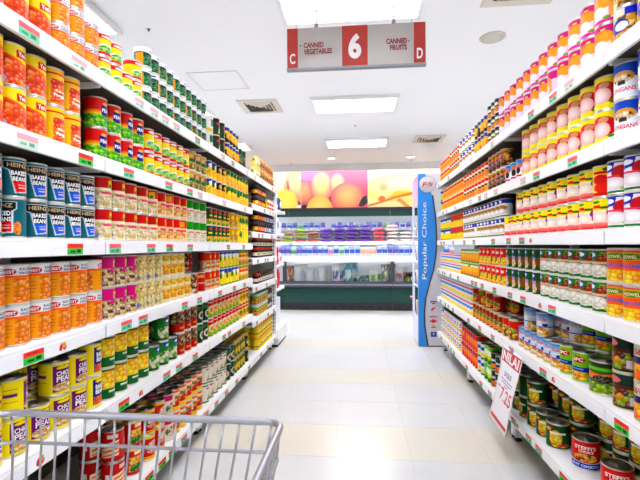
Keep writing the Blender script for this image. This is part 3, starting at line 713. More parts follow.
def near_meshes(key):
    """tin, printed sleeve, lid and lettering as separate parts"""
    p = PR[key]
    R, H = p['R'], p['H']
    NU, NV = 150, 62
    if not p['jar']:
        tin = lathe_mesh(p['name'], [(0, .003), (R * .93, .003), (R * .97, 0), (R + .0009, .0014), (R + .0007, .0036), (R - .0006, .0046), (R - .0006, H - .0046), (R + .0007, H - .0036), (R + .0009, H - .0012), (R * .975, H), (R * .95, H - .001), (R * .94, H - .0035)], 32)
    tin.materials.append(M['tin'])
    lid = lathe_mesh('lid', [(R * .94, H - .0034), (R * .86, H - .0042), (R * .83, H - .0034), (R * .62, H - .0034), (R * .6, H - .004), (0, H - .004)], 28)
    lid.materials.append(M['lid'] if p['lid'] == 'd' else M['tin'])
    rows = np.linspace(0, 1, NV)
    verts, faces = [], []
    for r in rows:
        z = .0052 + r * (H - .0104)
        for j in range(NU):
            a = 2 * math.pi * j / NU
            verts.append((R * math.cos(a), R * math.sin(a), z))
    for i in range(NV - 1):
        for j in range(NU):
            faces.append((i * NU + j, i * NU + (j + 1) % NU, (i + 1) * NU + (j + 1) % NU, (i + 1) * NU + j))
    lab = raw_mesh('paper_label', verts, faces, True)
    C = np.zeros((NV, NU, 4))
    C[..., :3] = art_rgb(p, NU, rows, True)
    set_print(lab, C)
    lab.materials.append(M['print'])
    tv, tf, tcol = [], [], []
    for op in p['ops']:
        if op[0] != 't':
            continue
        v, f, _ = glyphs(op[1], 0.025)
        for half in (0,):
            k = len(tv)
            for q in v:
                a = half + (op[2] + (q[0] - .5) * op[4]) * math.pi
                z = .0052 + (op[3] + (q[1] - .5) * op[5]) * (H - .0104)
                tv.append(((R + .0007) * math.cos(a), (R + .0007) * math.sin(a), z))
                tcol.append((*lin(op[6]), 0))
            tf += [tuple(i + k for i in t) for t in f]
    let = None
    if tv:
        let = raw_mesh('lettering', tv, tf)
        set_print(let, tcol)
        let.materials.append(M['print'])
    return tin, lab, lid, let


_far, _near = {}, {}
SIDE = {-1: 'bean side', 1: 'fruit side'}
SHELF = ['top shelf', 'second shelf', 'third shelf', 'fourth shelf', 'fifth shelf', 'bottom deck']
TIER = ['lower tier', 'upper tier', 'third tier', 'fourth tier']
n_can = 0


def put_can(key, X, Y, Z, rz, label, group):
    global n_can
    n_can += 1
    p = PR[key]
    zc = -X * ST + Y * CT
    near = zc < 2.7 and not p['jar']
    if near:
        if key not in _near:
            _near[key] = near_meshes(key)
        tin, lab, lid, let = _near[key]
        o = finish(bpy.data.objects.new(p['name'], tin), None, (X, Y, Z), rz)
        finish(bpy.data.objects.new('paper_label', lab), o)
        finish(bpy.data.objects.new('lid', lid), o)
        if let:
            finish(bpy.data.objects.new('lettering', let), o)
    else:
        if key not in _far:
            _far[key] = far_mesh(key)
        o = finish(bpy.data.objects.new(p['name'], _far[key]), None, (X, Y, Z), rz)
    tag(o, label, 'jar' if p['jar'] else 'can', group)
    return o


# ------------------------------------------------------------------ room shell
flo = struct(box('floor', -8, 8, -4, 13, -0.06, -0.0012, M['grout']))
tile = box_mesh('tile', -.1993, .1993, -.1993, .1993, -.02, 0, .0006)
tileB = tile.copy()
tile.materials.append(M['tileA'])
tileB.materials.append(M['tileB'])
for iy in range(22):
    y = 1.02 + .2 + iy * .4 - .4
    for ix in range(-7, 6):
        x = -.145 + .2 + ix * .4
        if (x < -1.5 or x > 1.5) and y < 4.4:
            continue
        finish(bpy.data.objects.new('tile', tileB if iy % 3 == 1 else tile), flo, (x, y, 0))
# beyond the tiles that can be told apart: the same terrazzo in sheets
for (x0, x1, y0, y1) in ((-8, -2.945, -4, 13), (2.255, 8, -4, 13), (-2.945, 2.255, -4, .62), (-2.945, 2.255, 9.42, 13)):
    box('floor_sheet', x0, x1, y0, y1, -.02, 0, M['tileA'], flo)
struct(box('ceiling', -8, 8, -4, 13, CEIL, CEIL + .1, M['ceil']))
struct(box('wall_left', -8.1, -8, -4, 13, 0, CEIL, M['wall']))
struct(box('wall_right', 8, 8.1, -4, 13, 0, CEIL, M['wall']))
struct(box('wall_rear', -8, 8, -4.1, -4, 0, CEIL, M['wall']))
struct(box('wall_back', -8, 8, 11.0, 11.1, 0, CEIL, M['wall']))
struct(box('trim_1', -8, 8, 10.5, 10.56, CEIL - .16, CEIL, M['ceil']))          # pelmet that hides the cove lamp
# ceiling access panel: a thin frame round a flush board
ap = struct(bpy.data.objects.new('trim_2', None))
finish(ap)
box('hatch_board', -1.99, -1.41, 4.78, 5.32, CEIL - .004, CEIL - .0005, M['ceil'], ap)
for (x0, x1, y0, y1) in ((-2.0, -1.993, 4.77, 5.33), (-1.407, -1.4, 4.77, 5.33), (-2.0, -1.4, 4.77, 4.777), (-2.0, -1.4, 5.323, 5.33)):
    box('hatch_edge', x0, x1, y0, y1, CEIL - .006, CEIL - .0005, M['speakerg'], ap)

# ------------------------------------------------------------------ ceiling lamps
hous = None


def troffer(x, y, label, group):
    t = thing('ceiling_light', label, 'light', (x, y, CEIL), 0, group)
    global hous
    if hous is None:
        d = {}
        d['diff'] = box_mesh('diffuser', -.56, .56, -.265, .265, -.012, -.006)
        d['fl'] = box_mesh('frame_side', -.02, .02, -.3, .3, -.05, -.0005, .003)
        d['fs'] = box_mesh('frame_end', -.56, .56, -.02, .02, -.05, -.0005, .003)
        d['bl'] = box_mesh('louver_blade', -.56, .56, -.003, .003, -.047, -.014)
        d['bs'] = box_mesh('louver_blade', -.0025, .0025, -.265, .265, -.045, -.014)
        for k, m in (('diff', 'lamp'), ('fl', 'housing'), ('fs', 'housing'), ('bl', 'louver'), ('bs', 'louver')):
            d[k].materials.append(M[m])
        hous = d
    mk = lambda n, k, lx, ly: finish(bpy.data.objects.new(n, hous[k]), t, (lx, ly, 0))
    mk('diffuser', 'diff', 0, 0)
    for s in (-1, 1):
        mk('frame_side', 'fl', s * .58, 0)
        mk('frame_end', 'fs', 0, s * .282)
    for i in (-1, 1):
        mk('louver_blade', 'bl', 0, i * .088)
    for i in range(9):
        mk('louver_blade', 'bs', -.448 + i * .112, 0)
    return t


rows_y = [(-1.3, 'behind the trolley'), (1.08, 'above the trolley'), (3.48, 'above the aisle number sign'), (6.03, 'above the open end of the aisle'), (8.29, 'above the chiller case')]
for rx, rn in ((-.07, 'centre row'), (-2.79, 'row past the bean shelves'), (2.66, 'row past the fruit shelves'), (-5.52, 'unseen added row past the beans'), (5.39, 'unseen added row past the fruit')):  # outer two rows are unseen, added to brighten the ceiling
    for (ry, yn) in rows_y:
        troffer(rx, ry, 'louvred ceiling light ' + yn + ', ' + rn, 'louvred ceiling lights')


def vent(x, y, label):
    t = thing('ceiling_vent', label, 'vent', (x, y, CEIL), 0, 'square ceiling vents')
    box('throat', -.2, .2, -.2, .2, -.012, -.0005, M['ventk'], t)
    for s in (-1, 1):
        box('frame', s * .2, s * .28, -.28, .28, -.016, -.0005, M['ventd'], t)
        box('frame', -.2, .2, s * .2, s * .28, -.016, -.0005, M['ventd'], t)
    for i in range(4):                       # nested slanting louvers
        a, b = .19 - i * .048, .165 - i * .048
        v = [(-a, -a, -.004), (a, -a, -.004), (a, a, -.004), (-a, a, -.004), (-b, -b, -.03), (b, -b, -.03), (b, b, -.03), (-b, b, -.03)]
        mobj('louver', raw_mesh('louver', v, [(0, 1, 5, 4), (1, 2, 6, 5), (2, 3, 7, 6), (3, 0, 4, 7)]), M['ventd'], t)


vent(-1.42, 6.02, 'square louvred air vent over the bean shelves')
vent(1.29, 8.2, 'square louvred air vent past the tall blue stand')
vent(1.29, 3.42, 'square air vent over the fruit shelves')
sp = thing('ceiling_speaker', 'round beige speaker grille set in the ceiling', 'speaker', (1.28, 4.27, CEIL))
mobj('rim', lathe_mesh('rim', [(.1, -.001), (.1, -.014), (.118, -.01), (.12, -.0005)], 32), M['ventd'], sp)
mobj('grille', lathe_mesh('grille', [(.1, -.0005), (.1, -.011), (.06, -.014), (0, -.015)], 32), M['speakerg'], sp)
for (x, y, n) in ((-.65, 9.7, 'nearer the pear poster'), (1.12, 9.75, 'nearer the tall blue stand')):
    t = thing('downlight', 'small round downlight ' + n, 'light', (x, y, CEIL), 0, 'round downlights before the posters')
    mobj('ring', lathe_mesh('ring', [(.08, -.0005), (.1, -.0005), (.1, -.03), (.08, -.03), (.08, -.0005)], 24), M['housing'], t)
    mobj('lens', lathe_mesh('lens', [(.079, -.001), (.079, -.02), (0, -.022)], 24), M['spot'], t)
for (x, y, n) in ((-1.94, 3.78, 'over the bean shelves'), (-.08, 7.15, 'between two ceiling lights'), (1.2, 10.2, 'by the pelmet near the blue stand'), (-1.65, 10.2, 'by the pelmet near the mango poster')):
    t = thing('sprinkler_head', 'tiny ceiling sprinkler ' + n, 'sprinkler', (x, y, CEIL), 0, 'ceiling sprinklers')
    mobj('escutcheon', lathe_mesh('escutcheon', [(0, -.0005), (.018, -.0005), (.013, -.008), (0, -.008)], 12), M['rod'], t)
    mobj('nozzle', lathe_mesh('nozzle', [(.005, -.008), (.005, -.02), (.009, -.022), (0, -.024)], 10), M['rod'], t)
cv = thing('cove_lamp', 'long cove lamp hidden behind the ceiling pelmet', 'light', (0, 10.66, CEIL - .06))
box('tube', -6, 6, -.02, .02, -.02, .02, M['cove'], cv)
box('batten', -6, 6, -.03, .03, .021, .0595, M['housing'], cv)

# ------------------------------------------------------------------ posters on the back wall
def poster(x0, x1, z0, z1, y, ops, label):
    NX, NZ = 120, 76
    xs, zs = np.linspace(0, 1, NX), np.linspace(0, 1, NZ)
    S, V = np.meshgrid(xs, zs)
    rgb = paint(ops, S, V, True, 5, True) * .92
    verts = [(x0 + (x1 - x0) * s, 0, z0 + (z1 - z0) * v) for v in zs for s in xs]
    faces = [(i * NX + j, i * NX + j + 1, (i + 1) * NX + j + 1, (i + 1) * NX + j) for i in range(NZ - 1) for j in range(NX - 1)]
    t = thing('fruit_poster', label, 'poster', (0, y, 0), 0, 'fruit posters above the chiller')
    me = raw_mesh('printed_face', verts, faces)
    C = np.zeros((NZ * NX, 4))
    C[:, :3] = rgb.reshape(-1, 3)
    set_print(me, C)
    mobj('printed_face', me, M['poster'], t, (0, -.0125, 0))
    box('board', x0, x1, -.012, .012, z0, z1, M['paper'], t)


PZ0, PZ1, PY = 1.9, 3.09, 10.97
poster(-3.3, -1.53, PZ0, PZ1, PY, [('g', 'f4a080'), ('eg', .69, .68, .16, .36, 'ffcc9c', 'f49a78'), ('eg', .93, .6, .18, .38, 'ffb888', 'ee7a62'), ('p', [(.82, .56), (.85, .5), (.9, .36), (1, .26), (1, .2), (.93, .24), (.84, .42)], '7a2450'), ('p', [(.79, .76), (.815, .76), (.83, .56), (.8, .54)], 'd83a6a'),
    ('eg', .775, .2, .18, .35, 'ffe468', 'f6cc4a'), ('r', .94, 1, .0, .22, 'f0e4e0')], 'poster of golden mangoes above the chiller case')
poster(-1.525, .19, PZ0, PZ1, PY, [('g', 'ee5878'), ('p', [(0, .7), (.3, .8), (.34, 1), (0, 1)], 'd860a8'), ('p', [(.14, .62), (.22, .6), (.24, .84), (.2, .84)], '6a3078'), ('p', [(.52, .74), (.58, .74), (.6, .9), (.5, .92)], '7a48a8'), ('p', [(0, 0), (.2, 0), (.22, .42), (0, .36)], '3a2430'), ('eg', .02, .48, .19, .27, 'f2a070', 'b85068'), ('eg', .31, .6, .17, .36, 'ffc878', 'f2587a'), ('p', [(.4, .1), (.46, .1), (.47, .4), (.43, .4)], '4a2044'),
    ('eg', .55, .64, .12, .26, 'ffc080', 'f0647c'), ('eg', .7, .36, .25, .33, 'ffbc74', 'f0586e'), ('eg', .28, .1, .2, .31, 'ffe27c', 'f4b44e'), ('p', [(.86, .18), (.93, .16), (1, .26), (.98, .42), (.92, .36), (.88, .26)], '25403c')], 'poster of rosy pears and apples above the chiller case')
poster(.2, 1.95, PZ0, PZ1, PY, [('g', 'fdeaa8'), ('eg', .5, .55, .6, .3, 'fff2b0', 'f8d870'), ('p', [(.28, .35), (.4, .5), (.95, .48), (1, .36), (.6, .38), (.42, .34)], 'fbc034'), ('p', [(0, .16), (.2, .24), (.4, .33), (.65, .42), (1, .36), (1, .4), (.65, .47), (.36, .37), (.15, .26), (0, .2)], 'ee6a34'), ('p', [(.4, .3), (.62, .06), (.68, .06), (.46, .34)], 'f08a3a'),
    ('eg', .86, .2, .2, .16, 'f8a878', 'ee7050'), ('p', [(.7, .22), (.85, .1), (1, .14), (1, .05), (.74, .05)], 'fff0c0'), ('e', .22, .6, .06, .1, 'f29a74'), ('e', .2, .32, .05, .07, 'ee6f4a'), ('eg', .95, .85, .1, .16, 'f090b0', 'f8b0c0')], 'poster of ham and yellow cheese slices above the chiller case')
poster(1.96, 3.7, PZ0, PZ1, PY, [('g', 'f0b0d0'), ('eg', .3, .5, .4, .5, 'f8c0a0', 'e06a9a'), ('eg', .7, .4, .3, .4, 'e0a0e0', 'a060c0')], 'poster of pink fruit above the chiller, behind the blue stand')

# ------------------------------------------------------------------ gondola shelving
AX = {-1: 0.89, 1: 0.80}
BAYS = {-1: [0.39, 1.42, 2.45, 3.48, 4.51], 1: [0.46, 1.49, 2.52, 3.55, 4.58]}
RB = {-1: [1.660, 1.363, 1.073, .781, .486, .108], 1: [1.691, 1.394, 1.100, .808, .516, .150]}
RB4 = [1.660, 1.407, 1.172, .945, .709, .418, .108]         # closer shelves of the last bay on the bean side
LIP, DEPTH = 0.051, 0.40


def tag_mesh():
    NX, NZ = 25, 11
    xs, zs = np.linspace(0, 1, NX), np.linspace(0, 1, NZ)
    S, V = np.meshgrid(xs, zs)
    out = []
    for v in range(3):
        ops = [('g', '8fdcb4'), ('b', .52, 1.01, 'f88a92'), ('r', .15, .45, .12, .36, '5aa884'), ('r', .55, .8, .12, .4, '4a9878'), ('r', .1, .6, .7, .78, 'e06a78')]
        if v == 1:
            ops = [('g', '4fcf60'), ('b', .52, 1.01, 'ff5f5a'), ('r', .2, .5, .15, .35, '23702e'), ('r', .6, .85, .12, .42, '184e22'), ('r', .15, .7, .72, .8, 'c83a3a')]
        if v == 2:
            ops = [('g', 'dfeee4'), ('b', .6, 1.01, 'f6c4ca'), ('r', .15, .45, .14, .34, '9cc8ae'), ('r', .55, .8, .12, .4, '86b89c')]  # pale tag: overexposure under the lamps painted into its colours
        rgb = paint(ops, S, V, True)
        verts = [(0, (s - .5) * .074, (q - .5) * .034) for q in zs for s in xs]
        faces = [(i * NX + j, i * NX + j + 1, (i + 1) * NX + j + 1, (i + 1) * NX + j) for i in range(NZ - 1) for j in range(NX - 1)]
        me = raw_mesh('price_tag', verts, faces)
        C = np.zeros((NX * NZ, 4))
        C[:, :3] = rgb.reshape(-1, 3)
        set_print(me, C)
        me.materials.append(M['poster'])
        out.append(me)
    return out


TAGS = tag_mesh()


def blob_mesh():
    """small red and amber sticker with an uneven outline"""
    out = raw_mesh('rail_sticker', [(0, -.016, -.008), (0, -.006, -.012), (0, -.002, -.004), (0, .006, -.012), (0, .016, -.006), (0, .014, .004), (0, .002, .006), (0, -.004, .012), (0, -.014, .004),
                                    (.0004, -.002, -.004), (.0004, .012, -.004), (.0004, .012, .012), (.0004, -.002, .012)], [(0, 1, 2, 3, 4, 5, 6, 7, 8), (9, 10, 11, 12)])
    c = [(*lin('d82a34'), 0)] * 9 + [(*lin('f09a2a'), 0)] * 4
    set_print(out, c)
    out.materials.append(M['poster'])
    return out


STICK = blob_mesh()
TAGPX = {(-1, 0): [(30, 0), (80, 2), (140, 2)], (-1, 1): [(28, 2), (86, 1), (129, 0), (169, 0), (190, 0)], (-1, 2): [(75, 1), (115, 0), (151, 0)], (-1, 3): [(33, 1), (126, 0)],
         (-1, 4): [(97, 1), (123, 1), (166, 0)], (-1, 5): [(134, 1), (148, 1), (161, 1), (171, 1)],
         (1, 0): [(570, 2)], (1, 1): [(573, 0), (537, 0)], (1, 2): [(522, 0)], (1, 3): [(552, 0), (523, 0), (510, 0)], (1, 4): [(621, 1)], (1, 5): [(528, 0), (538, 0), (563, 1)]}
STKPX = {(-1, 3): [62], (-1, 4): [39, 140], (-1, 2): [171], (1, 3): [540], (1, 4): [553], (1, 5): [517, 481], (1, 2): [531]}


def bay(side, i):
    y0, y1 = BAYS[side][i], BAYS[side][i + 1]
    a = AX[side]
    last_left = side == -1 and i == 3
    nm = ['nearest the shopping trolley', 'second along from the trolley', 'third along from the trolley', 'at the far end towards the chiller'] if side == -1 else \
         ['beside the red fruit cocktail cans', 'carrying the hanging price card', 'next to the milk can bay', 'ending at the tall blue stand']
    nm[0] = 'with teal keystone bean cans' if side == -1 else nm[0]
    g = thing('shelving_bay', 'white steel shelving bay ' + nm[i] + ', ' + SIDE[side], 'shelf', (side * a, (y0 + y1) / 2, 0), 0 if side == 1 else math.pi, 'shelving bays of ' + SIDE[side])
    hw = (y1 - y0) / 2
    # local frame: +x runs away from the aisle, front edge of the rails at x = 0
    levels = RB4 if last_left else RB[side]
    back = box('back_panel', DEPTH + .012, DEPTH + .03, -hw + .001, hw - .001, .06, 1.80, M['backp'], g)
    for s in (-1, 1):
        up = box('upright', DEPTH - .022, DEPTH + .011, s * (hw - .001), s * (hw - .021), .03, 1.82, M['white'], g)
        sl = box_mesh('slot', DEPTH - .0235, DEPTH - .0222, s * (hw - .008), s * (hw - .014), -.012, .012)
    for k, rb in enumerate(levels):
        base = k == len(levels) - 1
        top = rb + LIP
        # folded steel tray: pale top, underside colour darkened for the shade
        sh = box('shelf', .014, DEPTH, -hw + .001, hw - .001, top - .006, top, M['shelf'], g)
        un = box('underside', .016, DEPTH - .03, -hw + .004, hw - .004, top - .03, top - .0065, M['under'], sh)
        rl = box('price_rail', -.001, .0125, -hw + .004, hw - .004, rb, rb + .041, M['white'], sh, .002)
        ed = box('front_lip', .0, .0138, -hw + .001, hw - .001, rb + .0415, top - .0005, M['shelf'], sh)
        if not base:
            for s in (-1, 1):
                yb0, yb1 = s * (hw - .0045), s * (hw - .0075)
                v = [(.02, yb0, rb), (DEPTH - .023, yb0, rb - .003), (DEPTH - .023, yb0, rb + .018), (.02, yb0, rb + .018)]
                v += [(x, yb1, z) for (x, _, z) in v]
                mobj('bracket', raw_mesh('bracket', v, [(0, 1, 2, 3), (7, 6, 5, 4), (0, 4, 5, 1), (1, 5, 6, 2), (2, 6, 7, 3), (3, 7, 4, 0)]), M['shelf'], sh)
        else:
            for s in (-1, 1):
                box('foot_leg', .06, .1, s * (hw - .005), s * (hw - .035), .02, rb + .018, M['white'], g)
                mobj('levelling_foot', lathe_mesh('levelling_foot', [(0, 0), (.02, 0), (.02, .006), (.007, .012), (.007, .022)], 12), M['black'], g, (.08, s * (hw - .02), 0))
            box('kick_board', .13, .14, -hw + .04, hw - .04, .01, rb + .012, M['under'], g)
        # price tags and stickers clipped in the rail
        ys = []
        if not last_left:
            for (px, kind) in TAGPX.get((side, k), []):
                ys.append((Yat(px, side * a), kind))
        st = [Yat(px, side * a) for px in STKPX.get((side, k), [])] if not last_left else []
        far0 = max([q[0] for q in ys], default=1.0) + .12
        q = far0 + random.uniform(0, .1)
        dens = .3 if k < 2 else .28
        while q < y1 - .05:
            ys.append((q, 2 if k < 2 and random.random() < .75 else 0))  # upper shelves mostly take the tags with overexposure in their colours
            q += random.uniform(.09, .09 + 2 * (dens - .09))
        done = []
        for (y, kind) in sorted(ys):
            if y0 + .05 < y < y1 - .05 and all(abs(y - d) > .08 for d in done):
                done.append(y)
                ly = (y - (y0 + y1) / 2) * (1 if side == 1 else -1)
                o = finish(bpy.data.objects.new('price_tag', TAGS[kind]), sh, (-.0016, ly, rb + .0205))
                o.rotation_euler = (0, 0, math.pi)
        for y in st:
            if y0 + .03 < y < y1 - .03:
                ly = (y - (y0 + y1) / 2) * (1 if side == 1 else -1)
                o = finish(bpy.data.objects.new('rail_sticker', STICK), sh, (-.0016, ly, rb + .0205))
                o.rotation_euler = (0, 0, math.pi)
    return g


for sd in (-1, 1):
    for i in range(4):
        bay(sd, i)


# ------------------------------------------------------------------ runs of cans
RUNS = []
ORD = ['next to', 'second from', 'third from', 'fourth from', 'fifth from', 'sixth from', 'seventh from', 'eighth from', 'ninth from', 'tenth from', 'eleventh from', 'twelfth from', 'thirteenth from']


def run(side, k, key, x0, x1, tiers=2, back=0, btiers=None, rot=0.0, jit=10, inset=.012, shelf_z=None, where=None, n=None, top=None):
    """queue one product to fill the shelf from column x0 to column x1 of the photograph"""
    RUNS.append(dict(side=side, k=k, key=key, x0=x0, x1=x1, tiers=tiers, back=back, bt=btiers, rot=rot, jit=jit, inset=inset, z=shelf_z, where=where, n=n, top=top))


def fill_runs():
    cursor = {}
    for i, q in enumerate(RUNS):
        side, k, p = q['side'], q['k'], PR[q['key']]
        a = AX[side]
        X = a + .016 + q['inset'] + p['R']
        ya, yb = sorted((Ycan(q['x0'], side * X), Ycan(q['x1'], side * X)))
        z0 = (q['z'] if q['z'] is not None else RB[side][k]) + LIP + .0004
        if side == -1:
            if (q['where'] or '').startswith('end bay'):
                ya, yb = max(ya, 3.492), min(yb, 4.486)
            else:
                yb = min(yb, 3.472)
        else:
            yb = min(yb, 4.57)
        slot = (side, round(z0, 3), round(q['inset'], 2))
        ya = max(ya, cursor.get(slot, -9))
        pitch0 = 2 * p['R'] + .0024
        n = q['n'] or max(1, int((yb - ya + .012) / pitch0))
        pitch = max(pitch0, (yb - ya) / n)
        lim = 4.57 if side == 1 else 4.49 if (q['where'] or '').startswith('end bay') else 3.476
        while n and ya + n * pitch > lim + .001:
            n -= 1
        cursor[slot] = ya + n * pitch + .0005
        sh = q['where'] or SHELF[k]
        nxt = RUNS[i + 1] if i + 1 < len(RUNS) and RUNS[i + 1]['side'] == side and RUNS[i + 1]['k'] == k and RUNS[i + 1]['inset'] == q['inset'] else None
        ref = (PR[nxt['key']]['name'].replace('_', ' ') + 's') if nxt and nxt['key'] != q['key'] else ('the end rack' if side == -1 else 'the blue stand')
        for c in range(n):
            y = ya + pitch * (c + .5)
            t = q['tiers'][c % len(q['tiers'])] if isinstance(q['tiers'], (list, tuple)) else q['tiers']
            if q['top'] and c in q['top']:
                pt = PR[q['top'][c]]
                put_can(q['top'][c], side * X, y, z0 + t * (p['H'] + .0003), math.radians(24 * side) + (0 if side == -1 else math.pi), f"{pt['look']}, {TIER[t]}, {sh}, {SIDE[side]}", pt['name'].replace('_', ' ') + 's')
            for b in range(q['back'] + 1):
                tt = t if b == 0 else (q['bt'] if q['bt'] is not None else t)
                xb = X + b * (2 * p['R'] + .006)
                if xb + p['R'] > a + DEPTH - .026:
                    break
                for lv in range(tt):
                    r = math.radians((-19.0 + q['rot'] + random.uniform(-q['jit'], q['jit']) + (random.choice([60, -60]) if random.random() < .05 else 0)) * (1 if side == -1 else -1))
                    zc = -side * xb * ST + y * CT
                    head = f"{p['look']}, {TIER[lv]}{' behind' if b else ''}, {sh}"
                    lab = f"{head}, {ORD[n - 1 - c]} {ref}" if zc < 2.7 and n - c <= len(ORD) else f"{head}, {SIDE[side]}"
                    if len(lab.split()) > 16:
                        lab = f"{head}, {SIDE[side]}"
                    put_can(q['key'], side * (xb + random.uniform(-.001, .001)), y, z0 + lv * (p['H'] + .0003), r + (0 if side == -1 else math.pi), lab, f"{p['name'].replace('_', ' ')}s, {sh}, {SIDE[side]}")


L, R_ = -1, 1
# --- bean side
run(L, 0, 'yeo', -22, 52, 3, rot=-14)
run(L, 0, 'kacs', 53, 97, [3, 3, 2])
run(L, 0, 'ayams', 98, 141, [2, 2, 1, 2])
run(L, 0, 'gpea', 142, 205, 3)
run(L, 0, 'crgr', 206, 213, 2)
run(L, 0, 'dkasp', 214, 224, 2)
run(L, 0, 'bluor', 225, 237, 2)
run(L, 0, 'dgtall', 238, 245, 1)
run(L, 0, 'crgr', 246, 252, 1)
run(L, 0, 'mixy', 255, 259, 2, where='end bay top shelf')
run(L, 0, 'mixo', 259.5, 276, 2, where='end bay top shelf')

run(L, 1, 'yeo', -22, 46, 2, rot=-14)
run(L, 1, 'ybean', 46.5, 80, 2, rot=-14)
run(L, 1, 'peas', 92, 143, 2, rot=-16)
run(L, 1, 'ayam', 144, 188, 2)
run(L, 1, 'mushtan', 189, 205, 2)
run(L, 1, 'yblue', 206, 215, 2)
run(L, 1, 'yblack', 216, 225, 2)
run(L, 1, 'corn', 226, 251, 2)

run(L, 2, 'heinzr', -25, 27, 2, rot=-8, jit=5)
run(L, 2, 'heinzb', 27.5, 93, 2, rot=-8, jit=7)
run(L, 2, 'bamb', 95.5, 156, 2, rot=-6, jit=8)
run(L, 2, 'bamb2', 156.5, 184, 2, jit=8)
run(L, 2, 'bgrn', 185, 205, 2)
run(L, 2, 'dkg', 206, 228, 2)
run(L, 2, 'tan', 228.5, 237, 2)
run(L, 2, 'lemon', 237.5, 251, 2)

run(L, 3, 'kac', -25, 98, 2, rot=6, jit=5)
run(L, 3, 'mag', 98.5, 134, 2, rot=-6, jit=8)
run(L, 3, 'crpk', 134.5, 160, 2, jit=8)
run(L, 3, 'cryel', 160.5, 189, [2, 2, 2, 1])
run(L, 3, 'redbr', 189.5, 204, 1, back=1, btiers=2)
run(L, 3, 'orbe', 204.5, 218, 2)
run(L, 3, 'ydole', 218.5, 237, 2)
run(L, 3, 'yred', 237.5, 251, 2)

run(L, 4, 'chick', -30, 84, [2, 2, 1, 2, 2, 2], back=2, btiers=2, rot=-18)
run(L, 4, 'bbean', 85, 98, 2, back=1, rot=-10)
run(L, 4, 'pota', 98.5, 147, 2, back=1)
run(L, 4, 'mushg', 147.5, 175, [1, 2, 1], back=2, btiers=2)
run(L, 4, 'ches', 175.5, 195, 2, back=1)
run(L, 4, 'dkg2', 195.5, 206, 2, back=1)
run(L, 4, 'limer', 206.5, 237, 2)
run(L, 4, 'yelr', 237.5, 252, 2)

run(L, 5, 'chick', 20, 92, 1, back=2, btiers=1, rot=20)
run(L, 5, 'saus', 106, 124, 2, back=1, rot=-22, jit=6)
run(L, 5, 'mack', 125, 142, 2, back=2, rot=-16)
run(L, 5, 'lunch', 142.5, 163, 2, back=2)
run(L, 5, 'pinkw', 163.5, 170, 2, back=2)
run(L, 5, 'orlid', 170.5, 200, 2, back=2)
run(L, 5, 'asp', 201, 224, 2, back=2)
run(L, 5, 'dkg2', 224.5, 232, 2, back=1)
run(L, 5, 'olive', 232.5, 243, 2, back=2)
run(L, 5, 'beet', 243.5, 253, 2, back=2)
# last bay of the bean side, jars on closer shelves
EB = ['end bay second shelf', 'end bay third shelf', 'end bay fourth shelf', 'end bay fifth shelf', 'end bay sixth shelf', 'end bay deck']
run(L, 1, 'brown', 255.5, 264.5, 2, shelf_z=RB4[1], where=EB[0])
run(L, 1, 'wred', 266, 273.5, 1, shelf_z=RB4[1], where=EB[0])
run(L, 1, 'orcan', 273.5, 276.5, 2, shelf_z=RB4[1], where=EB[0])
run(L, 2, 'brown', 255.5, 263.5, 2, shelf_z=RB4[2], where=EB[1])
run(L, 2, 'blkjar', 264, 276.5, 2, shelf_z=RB4[2], where=EB[1])
run(L, 3, 'redjar', 255.5, 276.5, 2, shelf_z=RB4[3], where=EB[2])
run(L, 3, 'redjar', 255.5, 260, 1, shelf_z=RB4[4], where=EB[3])
run(L, 3, 'whjar', 260.5, 276.5, 1, shelf_z=RB4[4], where=EB[3])
run(L, 4, 'fcan', 255.5, 266, 2, back=1, shelf_z=RB4[5], where=EB[4])
run(L, 4, 'whjar', 266.5, 271, 2, shelf_z=RB4[5], where=EB[4])
run(L, 5, 'yjar', 255.5, 270.5, 2, back=2, shelf_z=RB4[6], where=EB[5])
run(L, 5, 'grjar', 271, 276.5, 2, back=1, shelf_z=RB4[6], where=EB[5])

# --- fruit side
run(R_, 0, 'blub', 668, 616, 2)
run(R_, 0, 'pink', 615, 503, 2, rot=4, jit=8)
run(R_, 0, 'grno', 502, 490.5, 3)
run(R_, 0, 'bluor', 490, 478, 2)
run(R_, 0, 'lycw', 477.5, 462, 2)
run(R_, 0, 'yrh', 461.5, 452, 2)
run(R_, 0, 'yor', 451.5, 438.5, 2)

run(R_, 1, 'lgan', 668, 616, 2)
run(R_, 1, 'lyc', 615, 526, 2, rot=4, jit=9)
run(R_, 1, 'boy', 525, 508, 1, back=1, btiers=1)
run(R_, 1, 'brno', 507.5, 491, 2)
run(R_, 1, 'yrh', 490.5, 466, 2)
run(R_, 1, 'yor', 465.5, 445, 2)
run(R_, 1, 'gby', 444.5, 438.5, 2)

run(R_, 2, 'lycb', 668, 613, 2)
run(R_, 2, 'lyy', 612.5, 508, [1, 2, 2, 2, 2, 2, 2, 2, 2, 1, 1, 1], jit=7, top={0: 'tomy'})
run(R_, 2, 'lycw', 507, 466, 2)
run(R_, 2, 'pinr', 465.5, 453, 2)
run(R_, 2, 'gby', 452.5, 438.5, 2)

run(R_, 3, 'pch', 668, 612, 2)
run(R_, 3, 'pear', 611.5, 545, 2, jit=9)
run(R_, 3, 'pearp', 544.5, 509, 2)
run(R_, 3, 'mixr', 508.5, 482, 2)
run(R_, 3, 'ogr', 481.5, 463, 2)
run(R_, 3, 'milk', 462.5, 439.5, 2)

